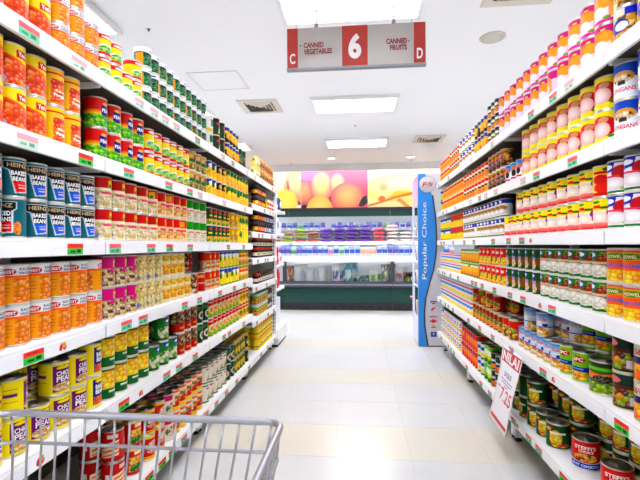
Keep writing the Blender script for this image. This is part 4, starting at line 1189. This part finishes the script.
run(R_, 4, 'sw', 660, 634, 2)
run(R_, 4, 'dkfr', 633, 615, 2, back=1)
run(R_, 4, 'papa', 614, 590, 1, back=1)
run(R_, 4, 'spc', 589, 562, [1, 1, 2], back=2, btiers=2)
run(R_, 4, 'dole', 561, 521, [1, 1, 2, 1, 2, 1], back=2, btiers=2, rot=-5)
run(R_, 4, 'rbig', 518, 505, 1, back=2, btiers=1)
run(R_, 4, 'rbry', 504.5, 474.5, [1, 2], back=2, btiers=2)
run(R_, 4, 'milkt', 474, 439.5, 2, back=1)

run(R_, 5, 'stef', 632, 569, 1, rot=-42, jit=3, n=2, inset=.045)
run(R_, 5, 'delm', 560, 508, [1, 1, 2, 2, 2, 2], back=2, btiers=2, rot=-30)
run(R_, 5, 'dkca', 507, 493, 2, back=2)
run(R_, 5, 'lime', 492.5, 486, 2, back=2)
run(R_, 5, 'wblu', 485.5, 479, 2, back=2)
run(R_, 5, 'rtall', 478.5, 463, 2, back=3)
run(R_, 5, 'milk2', 462, 439.5, 3, back=2)
run(R_, 5, 'delm', 650, 600, 2, rot=-5, inset=.15, where='deck behind red cans')

fill_runs()

# ------------------------------------------------------------------ aisle number sign
SGY, SGX = 3.06, -.03
sg = thing('aisle_sign', 'hanging grey and red aisle sign with big white six', 'sign', (SGX, SGY, 0))
SW, Z0, Z1 = .985, 2.385, 2.672
hw = SW / 2
box('panel', -hw, hw, 0, .03, Z0, Z1, M['signgrey'], sg)
rp = {}
for (n, x0, x1) in (('C', -hw, -hw + .078), ('6', -.095, .087), ('D', hw - .082, hw)):
    rp[n] = box('red_panel', x0, x1, -.0022, -.0005, Z0 + .002, Z1, M['signred'], sg)
box('base_strip', -hw - .004, hw + .004, -.004, .034, Z0 - .016, Z0 - .0005, M['rod'], sg)
X_, U_ = (1, 0, 0), (0, 0, 1)
white_ink = mat('sign_white_ink', 'f6f4f2', .5, 0, .02, 20)
red_ink = mat('sign_red_ink', '86161a', .5, 0, .05, 20)
flat_text('lettering', '6', (-.05, -.0035, Z0 + .05), X_, U_, .092, .18, white_ink, sg, .045)
flat_text('lettering', 'C', (-hw + .019, -.0035, Z0 + .03), X_, U_, .04, .075, white_ink, sg, .03)
flat_text('lettering', 'D', (hw - .062, -.0035, Z0 + .03), X_, U_, .042, .075, white_ink, sg, .03)
flat_text('lettering', 'CANNED', (-.372, -.0022, Z0 + .142), X_, U_, .145, .039, red_ink, sg, .04)
flat_text('lettering', 'VEGETABLES', (-.372, -.0022, Z0 + .096), X_, U_, .205, .039, red_ink, sg, .04)
flat_text('lettering', 'CANNED', (.218, -.0022, Z0 + .142), X_, U_, .145, .039, red_ink, sg, .04)
flat_text('lettering', 'FRUITS', (.244, -.0022, Z0 + .096), X_, U_, .119, .039, red_ink, sg, .04)
for x in (-.394, .376):
    box('bullet', x - .005, x + .005, -.0022, -.0005, Z0 + .154, Z0 + .164, red_ink, sg)
for x in (-.28, .27):
    mobj('hanging_rod', tube_mesh('hanging_rod', [(x, .015, Z1 - .002), (x, .015, CEIL - .001)], .006, 8), M['rod'], sg)
    box('rod_clamp', x - .014, x + .014, .003, .027, Z1 + .0005, Z1 + .03, M['rod'], sg)
for x in (-.43, .395):
    mobj('hook_wire', tube_mesh('hook_wire', [(x, .015, Z1 - .002), (x + .002, .015, Z1 + .05)], .0015, 6), M['grey_pl'], sg)

# ------------------------------------------------------------------ hanging price card
pc = thing('price_card', 'white sale card with red header and price hanging from rail', 'card', (.793, 2.32, .548))
# sheet frame: t across (photo left = far end), d down; it leans out and curls a little
CW, CH = .30, .415


def card_pt(t, d, lift=0.0):
    out = .075 * (d ** 1.3) + .018 * math.sin(d * 2.6) * t
    return Vector((-out - lift - .004, (.5 - t) * CW + .012 * d * d, -d * CH * (.985 - .02 * t)))


def card_patch(name, t0, t1, d0, d1, m, lift, nx=10, nz=14):
    v = [card_pt(t0 + (t1 - t0) * i / nx, d0 + (d1 - d0) * j / nz, lift) for j in range(nz + 1) for i in range(nx + 1)]
    f = [(j * (nx + 1) + i, (j + 1) * (nx + 1) + i, (j + 1) * (nx + 1) + i + 1, j * (nx + 1) + i + 1) for j in range(nz) for i in range(nx)]
    return mobj(name, raw_mesh(name, v, f, True), m, pc)


def card_text(s, t0, t1, d0, d1, m, bold=.02):
    v, f, _ = glyphs(s, bold)
    mobj('lettering', raw_mesh('lettering', [card_pt(t0 + (t1 - t0) * q[0], d1 + (d0 - d1) * q[1], .0012) for q in v], f), m, pc)


sheet = card_patch('sheet', 0, 1, 0, 1, M['paper'], 0)
so = sheet.modifiers.new('thickness', 'SOLIDIFY')
so.thickness = .0008
so.offset = -1
card_patch('header_band', .05, .97, .035, .2, M['cardred'], .0006, 10, 3)
card_patch('footer_band', .06, .97, .9, .945, M['cardred'], .0006, 10, 2)
card_patch('border_line', .05, .06, .2, .9, M['cardred'], .0006, 1, 10)
lilac = mat('card_grey_ink', '8b86b4', .6, 0, .04, 20)
cw = mat('card_white_ink', 'fdf6f8', .5, 0, .02, 20)
card_text('NILAI', .1, .9, .055, .18, cw, .03)
card_text('DOLE', .34, .72, .3, .36, mat('card_dark_ink', '55537a', .6, 0, .04, 20))
for d, a, b in ((.4, .2, .85), (.435, .25, .8), (.47, .45, .65)):
    card_patch('small_print', a, b, d, d + .012, lilac, .0006, 6, 1)
card_text('RM', .12, .26, .5, .535, M['cardred'])
card_text('7.25', .34, .94, .5, .66, M['cardred'], .01)
mobj('clip', box_mesh('clip', -.008, .0, -.02, .02, -.012, .006, .001), M['rod'], pc, (-.003, 0, 0))

# ------------------------------------------------------------------ tall blue display stand
KX0, KX1, KY0, KY1, KT = .622, .90, 4.72, 5.26, 1.88
ks = thing('display_stand', 'tall display stand with blue wave panel and round logo', 'stand', (0, 0, 0))
pxx = lambda px: (px - VX) * .01087
pz = lambda py: CAMH + (HY - py) * .01087
box('front_board', KX0, KX1, KY0, KY0 + .02, .012, KT, M['kgrey'], ks)
box('base_box', KX0 + .004, KX1, KY0 + .0205, KY1, .012, pz(318) - .03, M['klilac'], ks)
box('plinth', KX0 + .01, KX1 - .01, KY0 + .01, KY1 - .02, 0, .0115, M['black'], ks)
box('header_box', KX0 + .004, KX1, KY0 + .0205, KY1, pz(204), KT, M['klilac'], ks)
box('rear_post', KX0 + .004, KX0 + .03, KY1 - .02, KY1, pz(318) - .0295, pz(204) - .0005, M['klilac'], ks)
box('rear_post', KX1 - .03, KX1, KY1 - .02, KY1, pz(318) - .0295, pz(204) - .0005, M['klilac'], ks)
hd = mobj('header_print', None or raw_mesh('header_print', [(KX0 + .0035, KY0 + .03, pz(203)), (KX0 + .0035, KY1 - .02, pz(203)), (KX0 + .0035, KY1 - .02, KT - .02), (KX0 + .0035, KY0 + .03, KT - .02), (KX0 + .0034, (KY0 + KY1) / 2, 1.72)], [(0, 4, 3), (0, 1, 4), (1, 2, 4), (2, 3, 4)]), M['poster'], ks)
set_print(hd.data, [(*lin('f0b0c0'), 0), (*lin('f8d0b0'), 0), (*lin('c8a8e8'), 0), (*lin('e890b8'), 0), (*lin('f4c0e0'), 0)])
# blue wave: left edge straight, right edge curving
wave = [(431, 178), (431.5, 196), (433.2, 210), (434.6, 224), (435.2, 240), (434.6, 254), (432.2, 270), (428, 284), (424.4, 298), (423, 312), (423.2, 326), (425, 338), (426.3, 346.6)]


def sheet_poly(name, left, right, m, y, th=.004):
    n = len(left)
    v = [(x, y, z) for (x, z) in left] + [(x, y, z) for (x, z) in right]
    v += [(x, y + th, z) for (x, _, z) in v]
    k = 2 * n
    f = [(i, i + 1, n + i + 1, n + i) for i in range(n - 1)] + [(k + n + i, k + n + i + 1, k + i + 1, k + i) for i in range(n - 1)]
    f += [(i, k + i, k + i + 1, i + 1) for i in range(n - 1)] + [(n + i + 1, k + n + i + 1, k + n + i, n + i) for i in range(n - 1)]
    f += [(0, n, k + n, k), (n - 1, k + n - 1, k + 2 * n - 1, 2 * n - 1)]
    return mobj(name, raw_mesh(name, v, f), m, ks)


W2 = [(pxx(x), pz(y)) for x, y in [(425.6, 174.4)] + wave[1:]]
W2[0] = (pxx(425), KT - .001)
sheet_poly('blue_wave', [(KX0, z) for (_, z) in W2], W2, M['kblue'], KY0 - .0045)
sheet_poly('dark_stripe', W2[1:], [(x + .017, z) for (x, z) in W2[1:]], M['kdark'], KY0 - .0035, .003)
cxz = (pxx(426.9), pz(185.2))
dm = lathe_mesh('logo_disc', [(0, 0), (.086, 0), (.088, .003), (.086, .006), (0, .006)], 40)
d = mobj('logo_disc', dm, M['kgrey'], ks, (cxz[0], KY0 - .0055, cxz[1]))
d.rotation_euler = (math.radians(90), 0, 0)
disc_edge = mobj('disc_edge', tube_mesh('disc_edge', [(cxz[0] + .088 * math.cos(a), KY0 - .007, cxz[1] + .088 * math.sin(a)) for a in [i * math.pi / 20 for i in range(40)]], .0025, 6, True), M['kdark'], ks)
KF = KY0 - .0135
logo_red = mat('logo_red_ink', 'd8202e', .5, 0, .03, 30)
logo_green = mat('logo_green_ink', '8ac83a', .5, 0, .03, 30)
logo_blue = mat('logo_blue_ink', '2a3a9a', .5, 0, .03, 30)
logo_yel = mat('logo_yellow_ink', 'e8a82a', .5, 0, .03, 30)
flat_text('lettering', 'F', (cxz[0] - .05, KF, cxz[1] - .024), X_, (.18, 0, 1), .032, .05, logo_red, ks, .03)
flat_text('lettering', '&', (cxz[0] - .014, KF, cxz[1] - .02), X_, (.1, 0, 1), .022, .038, logo_green, ks, .03)
flat_text('lettering', 'N', (cxz[0] + .012, KF, cxz[1] - .024), X_, (.18, 0, 1), .036, .05, logo_red, ks, .03)
flat_text('lettering', 'Popular Choice', (pxx(427.3), KY0 - .006, pz(279.5)), (0, 0, 1), (-1, 0, 0), (279.5 - 203) * .01087, .06, white_ink, ks, .0)
LX = pxx(432.6)
for (py, kind) in ((302.5, 0), (309.5, 1), (316.3, 2), (321.3, 3), (327, 4), (334.5, 5)):
    z, y = pz(py), KY0 - .0015
    if kind == 0:
        box('small_logo', LX - .034, LX + .034, y, y + .001, z - .002, z + .014, logo_blue, ks)
        box('small_logo', LX - .026, LX + .026, y - .001, y - .0002, z + .0, z + .007, logo_red, ks)
        box('small_logo', LX - .02, LX + .02, y, y + .001, z - .02, z - .008, logo_blue, ks)
    elif kind == 1:
        mobj('small_logo', raw_mesh('small_logo', [(LX - .026, y, z - .024), (LX - .004, y, z - .012), (LX + .026, y, z + .02), (LX + .012, y, z + .022), (LX - .022, y, z + .01)], [(0, 1, 2, 3, 4)]), logo_red, ks)
    elif kind == 2:
        box('small_logo', LX - .044, LX + .044, y, y + .001, z - .014, z - .002, logo_red, ks)
        box('small_logo', LX - .012, LX + .012, y, y + .001, z + .002, z + .012, logo_green, ks)
    elif kind == 3:
        mobj('small_logo', lathe_mesh('small_logo', [(.016, 0), (.022, 0), (.022, .001), (.016, .001), (.016, 0)], 20), logo_red, ks, (LX, y + .001, z)).rotation_euler = (math.radians(90), 0, 0)
        box('small_logo', LX - .04, LX + .04, y, y + .001, z - .009, z + .007, logo_red, ks)
    elif kind == 4:
        box('small_logo', LX - .02, LX + .02, y, y + .001, z + .002, z + .018, logo_yel, ks)
        box('small_logo', LX - .026, LX + .026, y, y + .001, z - .012, z - .002, logo_red, ks)
    else:
        box('small_logo', LX - .03, LX + .03, y, y + .001, z - .028, z + .026, logo_blue, ks)
        box('small_logo', LX - .006, LX + .006, y - .001, y - .0002, z - .006, z + .014, white_ink, ks)
levels = [pz(318) - .03, pz(288), pz(262), pz(236)]
for k, z in enumerate(levels):
    if k:
        box('stand_shelf', KX0 + .012, KX1 - .001, KY0 + .0205, KY1 - .0205, z - .014, z, M['white'], ks)
packm = []
for (c1, c2) in (('f0a01e', 'ffdc5a'), ('e8741e', 'f4e4c0'), ('f6c82a', 'd84a2a'), ('4a6ab8', 'f0ead8')):
    me = box_mesh('snack_pack', -.03, .03, -.045, .045, 0, .17, .004)
    a = me.color_attributes.new('print', 'FLOAT_COLOR', 'POINT')
    for v in me.vertices:
        a.data[v.index].color = (*lin(c1 if v.co.z < .08 else c2), 0)
    me.materials.append(M['print'])
    packm.append(me)
SL = ['lowest', 'second', 'third', 'topmost']
for k, z in enumerate(levels):
    for j in range(4):
        o = finish(bpy.data.objects.new('snack_pack', packm[(k + j) % 3 if j < 3 else 3]), None, (KX0 + .06, KY0 + .08 + j * .105, z + .0004))
        tag(o, ['amber carton with yellow top', 'orange carton with cream top', 'yellow carton with red top', 'blue carton with cream top'][(k + j) % 3 if j < 3 else 3] + ' on ' + SL[k] + ' ledge of blue stand', 'carton', 'cartons in the blue stand')

# ------------------------------------------------------------------ end-of-aisle rack behind the bean shelves
er = thing('end_rack', 'white end-of-aisle rack with slotted post behind bean shelves', 'rack', (0, 0, 0))
EX = -.893
box('plinth', -1.33, EX, 4.56, 5.12, .03, .19, M['white'], er, .004)
box('rubber_skirt', -1.32, EX - .01, 4.57, 5.1, 0, .0295, M['black'], er)
box('tower', -1.33, EX - .06, 4.62, 5.0, .1905, .5, M['klilac'], er)
post = box('post', EX - .055, EX - .012, 4.52, 4.556, .1, 1.84, M['white'], er)
box('post', -1.33, -1.29, 4.52, 4.556, .1, 1.84, M['white'], er)
slot = box_mesh('slot', EX - .044, EX - .034, 4.5175, 4.5195, -.011, .011)
slot.materials.append(M['slot'])
for i in range(42):
    finish(bpy.data.objects.new('slot', slot), post, (0, 0, .2 + i * .039))
box('back_board', -1.288, EX - .056, 4.53, 4.545, .2, 1.82, M['shelf'], er)
ez = [.505, .62, .89, 1.24, 1.5]
for k, z in enumerate(ez):
    if k == 0:
        continue
    t = box('tray', -1.28, EX - .008, 4.557, 4.99 if k != 4 else 5.06, z - .018, z, M['white'], er)
    box('tray_edge', -1.28, EX - .008, 4.9905 if k != 4 else 5.0605, 5.0 if k != 4 else 5.07, z - .024, z + .016, M['white'], t)


def pouch_mesh(name, w, d, h, c1, c2, c3=None, seed=0):
    """a filled film pouch: pillow body with crimped top and bottom seams and crumpled faces"""
    rg = random.Random(seed)
    NX, NZ = 9, 8
    v, f, cc = [], [], []
    for side in (-1, 1):
        for j in range(NZ + 1):
            for i in range(NX + 1):
                s, t = i / NX, j / NZ
                b = (math.sin(math.pi * s) ** .5) * (math.sin(math.pi * t) ** .5)
                v.append(((s - .5) * w * (1 - .05 * math.sin(math.pi * t)), side * (b * d / 2 * (1 + rg.uniform(-.16, .16)) + .0008), t * h))
                q = rg.random()
                c = lin(c2) if (.35 < t < .7 and .2 < s < .8) else lin(c1)
                if c3 and q < .18:
                    c = lin(c3)
                cc.append((*[x * rg.uniform(.85, 1.1) for x in c], 0))
    n = (NX + 1) * (NZ + 1)
    for j in range(NZ):
        for i in range(NX):
            a = j * (NX + 1) + i
            f.append((a, a + 1, a + NX + 2, a + NX + 1))
            f.append((n + a + NX + 1, n + a + NX + 2, n + a + 1, n + a))
    for j in range(NZ):
        a, b = j * (NX + 1), j * (NX + 1) + NX
        f.append((a, a + NX + 1, n + a + NX + 1, n + a))
        f.append((b + NX + 1, b, n + b, n + b + NX + 1))
    for i in range(NX):
        a, b = i, NZ * (NX + 1) + i
        f.append((a + 1, a, n + a, n + a + 1))
        f.append((b, b + 1, n + b + 1, n + b))
    me = raw_mesh(name, v, f, True)
    set_print(me, cc)
    me.materials.append(M['print'])
    return me


for (z, y, w, h, c1, c2, lb) in ((ez[4], 4.72, .1, .2, 'e8eaf2', '2a3a8a', 'white pouch with navy print on top tray of end rack'), (ez[4], 4.9, .1, .16, '2a3a7a', 'eef0fa', 'navy pouch with white patch on top tray of end rack'),
                                 (ez[3], 4.75, .1, .19, 'eceef6', '5a6aa8', 'white pouch with slate print on second tray of end rack'), (ez[3], 4.9, .1, .14, 'f2f2fa', 'c8d0e8', 'plain pale pouch on second tray of end rack'),
                                 (ez[2], 4.78, .1, .2, 'e8282e', 'f0e8f0', 'red pouch with white patch on third tray of end rack'), (ez[2], 4.91, .1, .13, 'f0f0f8', 'd83038', 'white pouch with red patch on third tray of end rack'),
                                 (ez[1], 4.8, .12, .22, 'd81e2a', 'c01a28', 'plain crimson pouch on lowest tray of end rack')):
    o = mobj('snack_pouch', pouch_mesh('snack_pouch', w, .05, h, c1, c2, None, len(lb)), None, None, (EX - .05, y, z + .0004), math.radians(90))
    tag(o, lb, 'pouch', 'pouches on the end rack')

# ------------------------------------------------------------------ chiller case
FY = 7.25
UNITS = [(-3.13, -1.30), (-1.30, .533), (.533, 2.37)]
UN = ['behind the end rack', 'in the middle of the opening', 'behind the blue stand']
for ui, (ux0, ux1) in enumerate(UNITS):
    ch = thing('chiller_case', 'dark green open chiller case section ' + UN[ui], 'chiller', (ux0, FY, 0), 0, 'sections of the chiller case')
    w = ux1 - ux0 - .004
    box('cabinet', 0, w, .02, 1.9, .134, .385, M['green_f'], ch)
    kp = box('kick_plate', 0, w, .01, .06, .004, .133, M['bumper'], ch)
    kp.data.materials[0] = M['black'] if False else mat('kick_charcoal', '1c1c22', .7, 0, .1, 9)
    n = int(w / .15)
    for i in range(n):
        box('vent_slot', .05 + i * w / n, .05 + i * w / n + .085, .0075, .0095, .045, .075, M['slot'], kp)
    bmp = box('bumper', 0, w, -.03, .08, .386, .49, M['bumper'], ch, .012)
    box('bumper_strip', 0, w, -.036, -.0305, .43, .45, M['rod'], bmp)
    box('well_floor', .002, w - .002, .081, .62, .386, .41, M['white'], ch)
    box('well_back', .002, w - .002, .62, .64, .386, .86, M['white'], ch)
    gl = box('front_glass', .03, w - .03, .02, .026, .491, .83, M['glass'], ch)
    box('glass_rail', .0, w, .005, .04, .8305, .85, M['white'], ch)
    for x in (0, w - .028):
        box('mullion', x, x + .028, -.004, .045, .491, .83, M['bumper'], ch)
    box('well_rim', .0, w, .041, .66, .861, .885, M['white'], ch)
    s2 = box('deck', .0, w, .5, 1.3, .887, .905, M['white'], ch)
    box('deck_edge', 0, w, .488, .4995, .875, .915, M['klilac'], s2)
    s1 = box('upper_deck', .0, w, .6, 1.3, 1.15, 1.165, M['white'], ch)
    box('deck_edge', 0, w, .588, .5995, 1.14, 1.18, M['white'], s1)
    s0 = box('rear_deck', .0, w, .95, 1.3, 1.40, 1.412, M['white'], ch)
    box('case_back', 0, w, 1.301, 1.33, .886, 1.741, M['white'], ch)
    cn = box('canopy', 0, w, .5, 1.33, 1.7415, 1.78, M['black'], ch)
    box('fascia', 0, w, .48, .4995, 1.63, 1.7145, M['green_f'], ch)
    box('fascia_cap', 0, w, .476, .4995, 1.715, 1.79, M['black'], ch)
    box('soffit', 0, w, .5, 1.30, 1.70, 1.72, M['white'], ch)
    box('soffit_lamp', .05, w - .05, .56, .64, 1.675, 1.6995, M['caselamp'], ch)
    box('deck_lamp', .05, w - .05, .66, .69, 1.128, 1.149, M['decklamp'], s1)
    box('well_lamp', .05, w - .05, .56, .59, .845, .8605, M['decklamp'], ch)
    if ui == 2:
        box('maker_badge', .29, .36, .0178, .0195, .2, .235, logo_red, ch)
        box('maker_badge', .29, .36, .0178, .0195, .237, .255, white_ink, ch)

# goods in the chiller
pchx = lambda px, zc: (px - VX) * zc / F * 1.0
POU = {
    'purple': ([pouch_mesh('salad_bag', .232, .05, .2, '5a2a9a', 'e8e0f4', '8a4ac8', i) for i in range(3)], 'purple film bag of vegetables'),
    'green': ([pouch_mesh('salad_bag', .228, .05, .2, '8ab82a', 'e8f0d8', 'c8342a', i + 5) for i in range(2)], 'leafy green film bag of vegetables'),
    'red': ([pouch_mesh('salad_bag', .226, .05, .2, 'c03a44', 'f4e4e4', '8ab82a', i + 9) for i in range(2)], 'red film bag of produce'),
    'pink': ([pouch_mesh('salad_bag', .226, .05, .2, 'e0406a', 'f4b8c0', 'f0a050', i + 12) for i in range(2)], 'pink film bag of produce'),
    'mixed': ([pouch_mesh('salad_bag', .228, .05, .2, 'f4ece4', 'd8d02a', 'e86a8a', i + 15) for i in range(2)], 'clear film bag with yellow and pink produce'),
}
rb = random.Random(3)


def lay(kind, x, y, z, extra):
    ms, lb = POU[kind]
    o = bpy.data.objects.new('salad_bag', ms[rb.randrange(len(ms))])
    finish(o, None)
    o.location = (x, y, z + .027)
    o.rotation_euler = (math.radians(-90 + 4), math.radians(rb.uniform(-2, 2)), math.radians(rb.uniform(-3, 3)))
    tag(o, lb + extra, 'bag', 'produce bags on the upper chiller deck')


LEVN = ['bottom', 'second', 'third', 'fourth', 'fifth', 'top']
for i in range(14):
    x = -1.62 + i * .245
    px = VX + x * F / 7.9
    kind = 'red' if px < 284 else 'green' if px < 309 else 'red' if px < 322 else 'purple' if px < 371 else 'pink' if px < 384 else 'mixed'
    hgt = rb.choice([4, 5, 5]) if kind == 'purple' else rb.choice([3, 4, 4, 5])
    for lv in range(hgt):
        kd = kind if kind != 'green' or lv % 2 else rb.choice(['green', 'red'])
        lay(kd, x + rb.uniform(-.004, .004), 7.87 + rb.uniform(-.01, .01) + lv * .022, 1.1655 + lv * .066, f', {LEVN[lv]} of its pile on upper chiller deck')


def carton_mesh(w, d, h, c1, c2, c3):
    """gable-topped carton"""
    g = h * .2
    NX, NZ = 5, 9
    v = [(-w / 2, -d / 2, 0), (w / 2, -d / 2, 0), (w / 2, d / 2, 0), (-w / 2, d / 2, 0)]
    cc = [c1] * 4
    for (t, c) in ((.3, c1), (.3001, c2), (.62, c2), (.6201, c3), (.8, c3)):
        v += [(-w / 2, -d / 2, t * h), (w / 2, -d / 2, t * h), (w / 2, d / 2, t * h), (-w / 2, d / 2, t * h)]
        cc += [c] * 4
    v += [(-w / 2, -.003, h), (w / 2, -.003, h), (w / 2, .003, h), (-w / 2, .003, h)]
    cc += [c3] * 4
    f = [(3, 2, 1, 0)]
    for k in range(6):
        a = k * 4
        f += [(a + i, a + (i + 1) % 4, a + 4 + (i + 1) % 4, a + 4 + i) for i in range(4)]
    f.append((24, 25, 26, 27))
    me = raw_mesh('milk_carton', v, f)
    set_print(me, [(*lin(c), 0) for c in cc])
    me.materials.append(M['print'])
    return me


CT_ = [(carton_mesh(.085, .085, .2, 'c4cce4', '3a56b0', 'aab8dc'), 'white carton with blue band'), (carton_mesh(.085, .085, .2, 'c0c4dc', '5a4aa0', '7a88c8'), 'lilac carton with violet band'),
       (carton_mesh(.085, .085, .18, 'c8d4cc', '4aa05a', 'a8cbb4'), 'white carton with green band'), (carton_mesh(.085, .085, .17, 'd8ccc4', 'f0a07a', 'd8c4b8'), 'cream carton with peach band'),
       (carton_mesh(.085, .085, .17, 'd4ccd8', 'e86a8a', 'b0b8e0'), 'white carton with pink band')]
for i in range(34):
    x = -1.62 + i * .098
    o = finish(bpy.data.objects.new('milk_carton', CT_[0][0]), None, (x, 7.83, .9055))
    k = 1 if i in (2, 3, 5, 8, 22, 23) else 2 if i % 9 == 4 else 3 if 16 < i < 20 else 4 if i % 11 == 0 else 0
    o.data = CT_[k][0]
    tag(o, CT_[k][1] + ' on middle deck of chiller', 'carton', 'cartons on the middle chiller deck')
for i in range(30):
    x = -1.5 + i * .11
    if 7 < i < 9:
        continue
    k = [1, 0, 1, 2, 0][i % 5]
    o = finish(bpy.data.objects.new('milk_carton', CT_[k][0]), None, (x, 8.32, 1.4125))
    tag(o, CT_[k][1] + ' on rear deck of chiller', 'carton', 'cartons on the rear chiller deck')
    o.scale = (1, 1, .72)
WELL = [(286.5, .62, .2, .24, 'c8702a', 'e8a05a', 'brown and orange tray pack in chiller well'), (298, .34, .2, .26, 'f0f0f0', 'd8e4ea', 'white frosted pack in chiller well'), (310, .3, .2, .22, 'e4f0ec', 'f4f4f4', 'pale mint pack in chiller well'),
        (322, .2, .2, .24, 'dfe8e4', 'eef2f0', 'clear frosted pack in chiller well'), (336, .26, .2, .27, 'e4e6f4', '3a4aa0', 'lilac pack with navy stripe in chiller well'), (348, .2, .2, .28, '1a9ab0', 'c8f0e8', 'teal pack with white print in chiller well'),
        (360, .28, .2, .12, '0e6a60', '2a8a7a', 'low dark teal pack in chiller well'), (373, .26, .2, .2, 'f0f4e8', '7ac83a', 'white pack with green stripe in chiller well'), (385, .2, .2, .26, '6a6a5a', '8ab83a', 'grey tall pack with lime top in chiller well'),
        (398, .28, .2, .22, 'f4eef4', 'e05a7a', 'white pack with pink print in chiller well'), (407, .16, .2, .16, '4a2a2a', '8ab02a', 'dark pack with lime stripe in chiller well')]
for i, (px, w, d_, h, c1, c2, lb) in enumerate(WELL):
    me = pouch_mesh('frozen_pack', min(w, .15), .12, h * 1.4, c1, c2, 'f4f6f8', i + 40)
    o = mobj('frozen_pack', me, None, None, ((px - VX) * 7.45 / F, 7.43, .4105), math.radians(random.uniform(-6, 6)))
    tag(o, lb, 'pack', 'frozen packs in the chiller well')
    o = mobj('frozen_pack', me, None, None, ((px + 5.5 - VX) * 7.62 / F, 7.6, .4105), math.radians(random.uniform(-6, 6)))
    tag(o, lb.replace(' in chiller well', ', rear row of chiller well'), 'pack', 'frozen packs in the chiller well')

# ------------------------------------------------------------------ shopping trolley
tr = thing('shopping_trolley', 'chrome wire shopping trolley beside the bean shelves', 'trolley', (0, 0, 0))
TX0, TX1, TY1, TY0, TZ = -.714, -.147, .79, -.12, .77


def ring(z, ins, r, name, cr=.03):
    """closed wire loop at height z, drawn in by ins at front and sides"""
    x0, x1, y0, y1 = TX0 + ins, TX1 - ins, TY0, TY1 - ins * 1.2
    pts = []
    for (cx, cy, a0) in ((x1 - cr, y1 - cr, 0), (x0 + cr, y1 - cr, 90), (x0 + cr, y0 + cr, 180), (x1 - cr, y0 + cr, 270)):
        for i in range(6):
            a = math.radians(a0 + i * 18)
            pts.append((cx + cr * math.cos(a), cy + cr * math.sin(a), z))
    mobj(name, tube_mesh(name, pts, r, 10, True), M['chrome'], tr)


ring(TZ, 0, .0068, 'top_rim')
ins_at = lambda z: (TZ - z) * .18
for z in (.714, .62, .52):
    ring(z, ins_at(z) - .002 if z < .7 else .004, .0034, 'hoop_wire')
BZ = .44
n = 18
for i in range(n):
    x = TX0 + .02 + i * (TX1 - TX0 - .04) / (n - 1)
    xb = TX0 + ins_at(BZ) + .015 + i * (TX1 - TX0 - 2 * ins_at(BZ) - .03) / (n - 1)
    yb = TY1 - ins_at(BZ) * 1.2
    mobj('wire', tube_mesh('wire', [(x, TY1 - .001, TZ - .003), (x + (xb - x) * .17, TY1 - .008, .714), (xb, yb, BZ + .02), (xb, yb - .02, BZ), (xb, TY0 + .02, BZ)], .0024, 6), M['chrome'], tr)
for s, xt in ((1, TX1), (-1, TX0)):
    for i in range(26):
        y = TY0 + .04 + i * (TY1 - TY0 - .07) / 25
        xb = xt - s * ins_at(BZ)
        mobj('wire', tube_mesh('wire', [(xt, y, TZ - .003), (xt - s * .006, y, .714), (xb, y * .985, BZ)], .0024, 6), M['chrome'], tr)
for y in (0.0, .2, .4, .6):
    mobj('floor_wire', tube_mesh('floor_wire', [(TX0 + ins_at(BZ), y, BZ - .004), (TX1 - ins_at(BZ), y, BZ - .004)], .003, 6), M['chrome'], tr)
for s, x in ((-1, TX0 + .05), (1, TX1 - .05)):
    mobj('frame_tube', tube_mesh('frame_tube', [(x, -.16, .92), (x, -.13, .8), (x, -.1, .45), (x, -.06, .17), (x, 0, .13), (x - s * .03, .62, .13)], .011, 10), M['chrome'], tr)
    mobj('support_tube', tube_mesh('support_tube', [(x - s * .01, .5, .13), (x - s * .01, .4, BZ - .01)], .009, 8), M['chrome'], tr)
    for y in (0.0, .6):
        xc = x - (s * .03 if y > .3 else 0)
        fk = box('caster_fork', xc - .018, xc + .018, y - .03, y + .02, .06, .12, M['grey_pl'], tr)
        wh = mobj('wheel', lathe_mesh('wheel', [(0, -.014), (.05, -.014), (.056, -.008), (.056, .008), (.05, .014), (0, .014)], 20), M['black'], tr, (xc, y - .015, .0565))
        wh.rotation_euler = (0, math.radians(90), 0)
mobj('handle_bar', tube_mesh('handle_bar', [(TX0 + .03, -.16, .93), (TX1 - .03, -.16, .93)], .014, 12), M['signred'], tr)
for x in (TX0 + .05, TX1 - .05):
    mobj('handle_end', tube_mesh('handle_end', [(x - .02, -.16, .93), (x + .02, -.16, .93)], .018, 12), M['grey_pl'], tr)

print('cans', n_can, 'objects', len(bpy.data.objects))
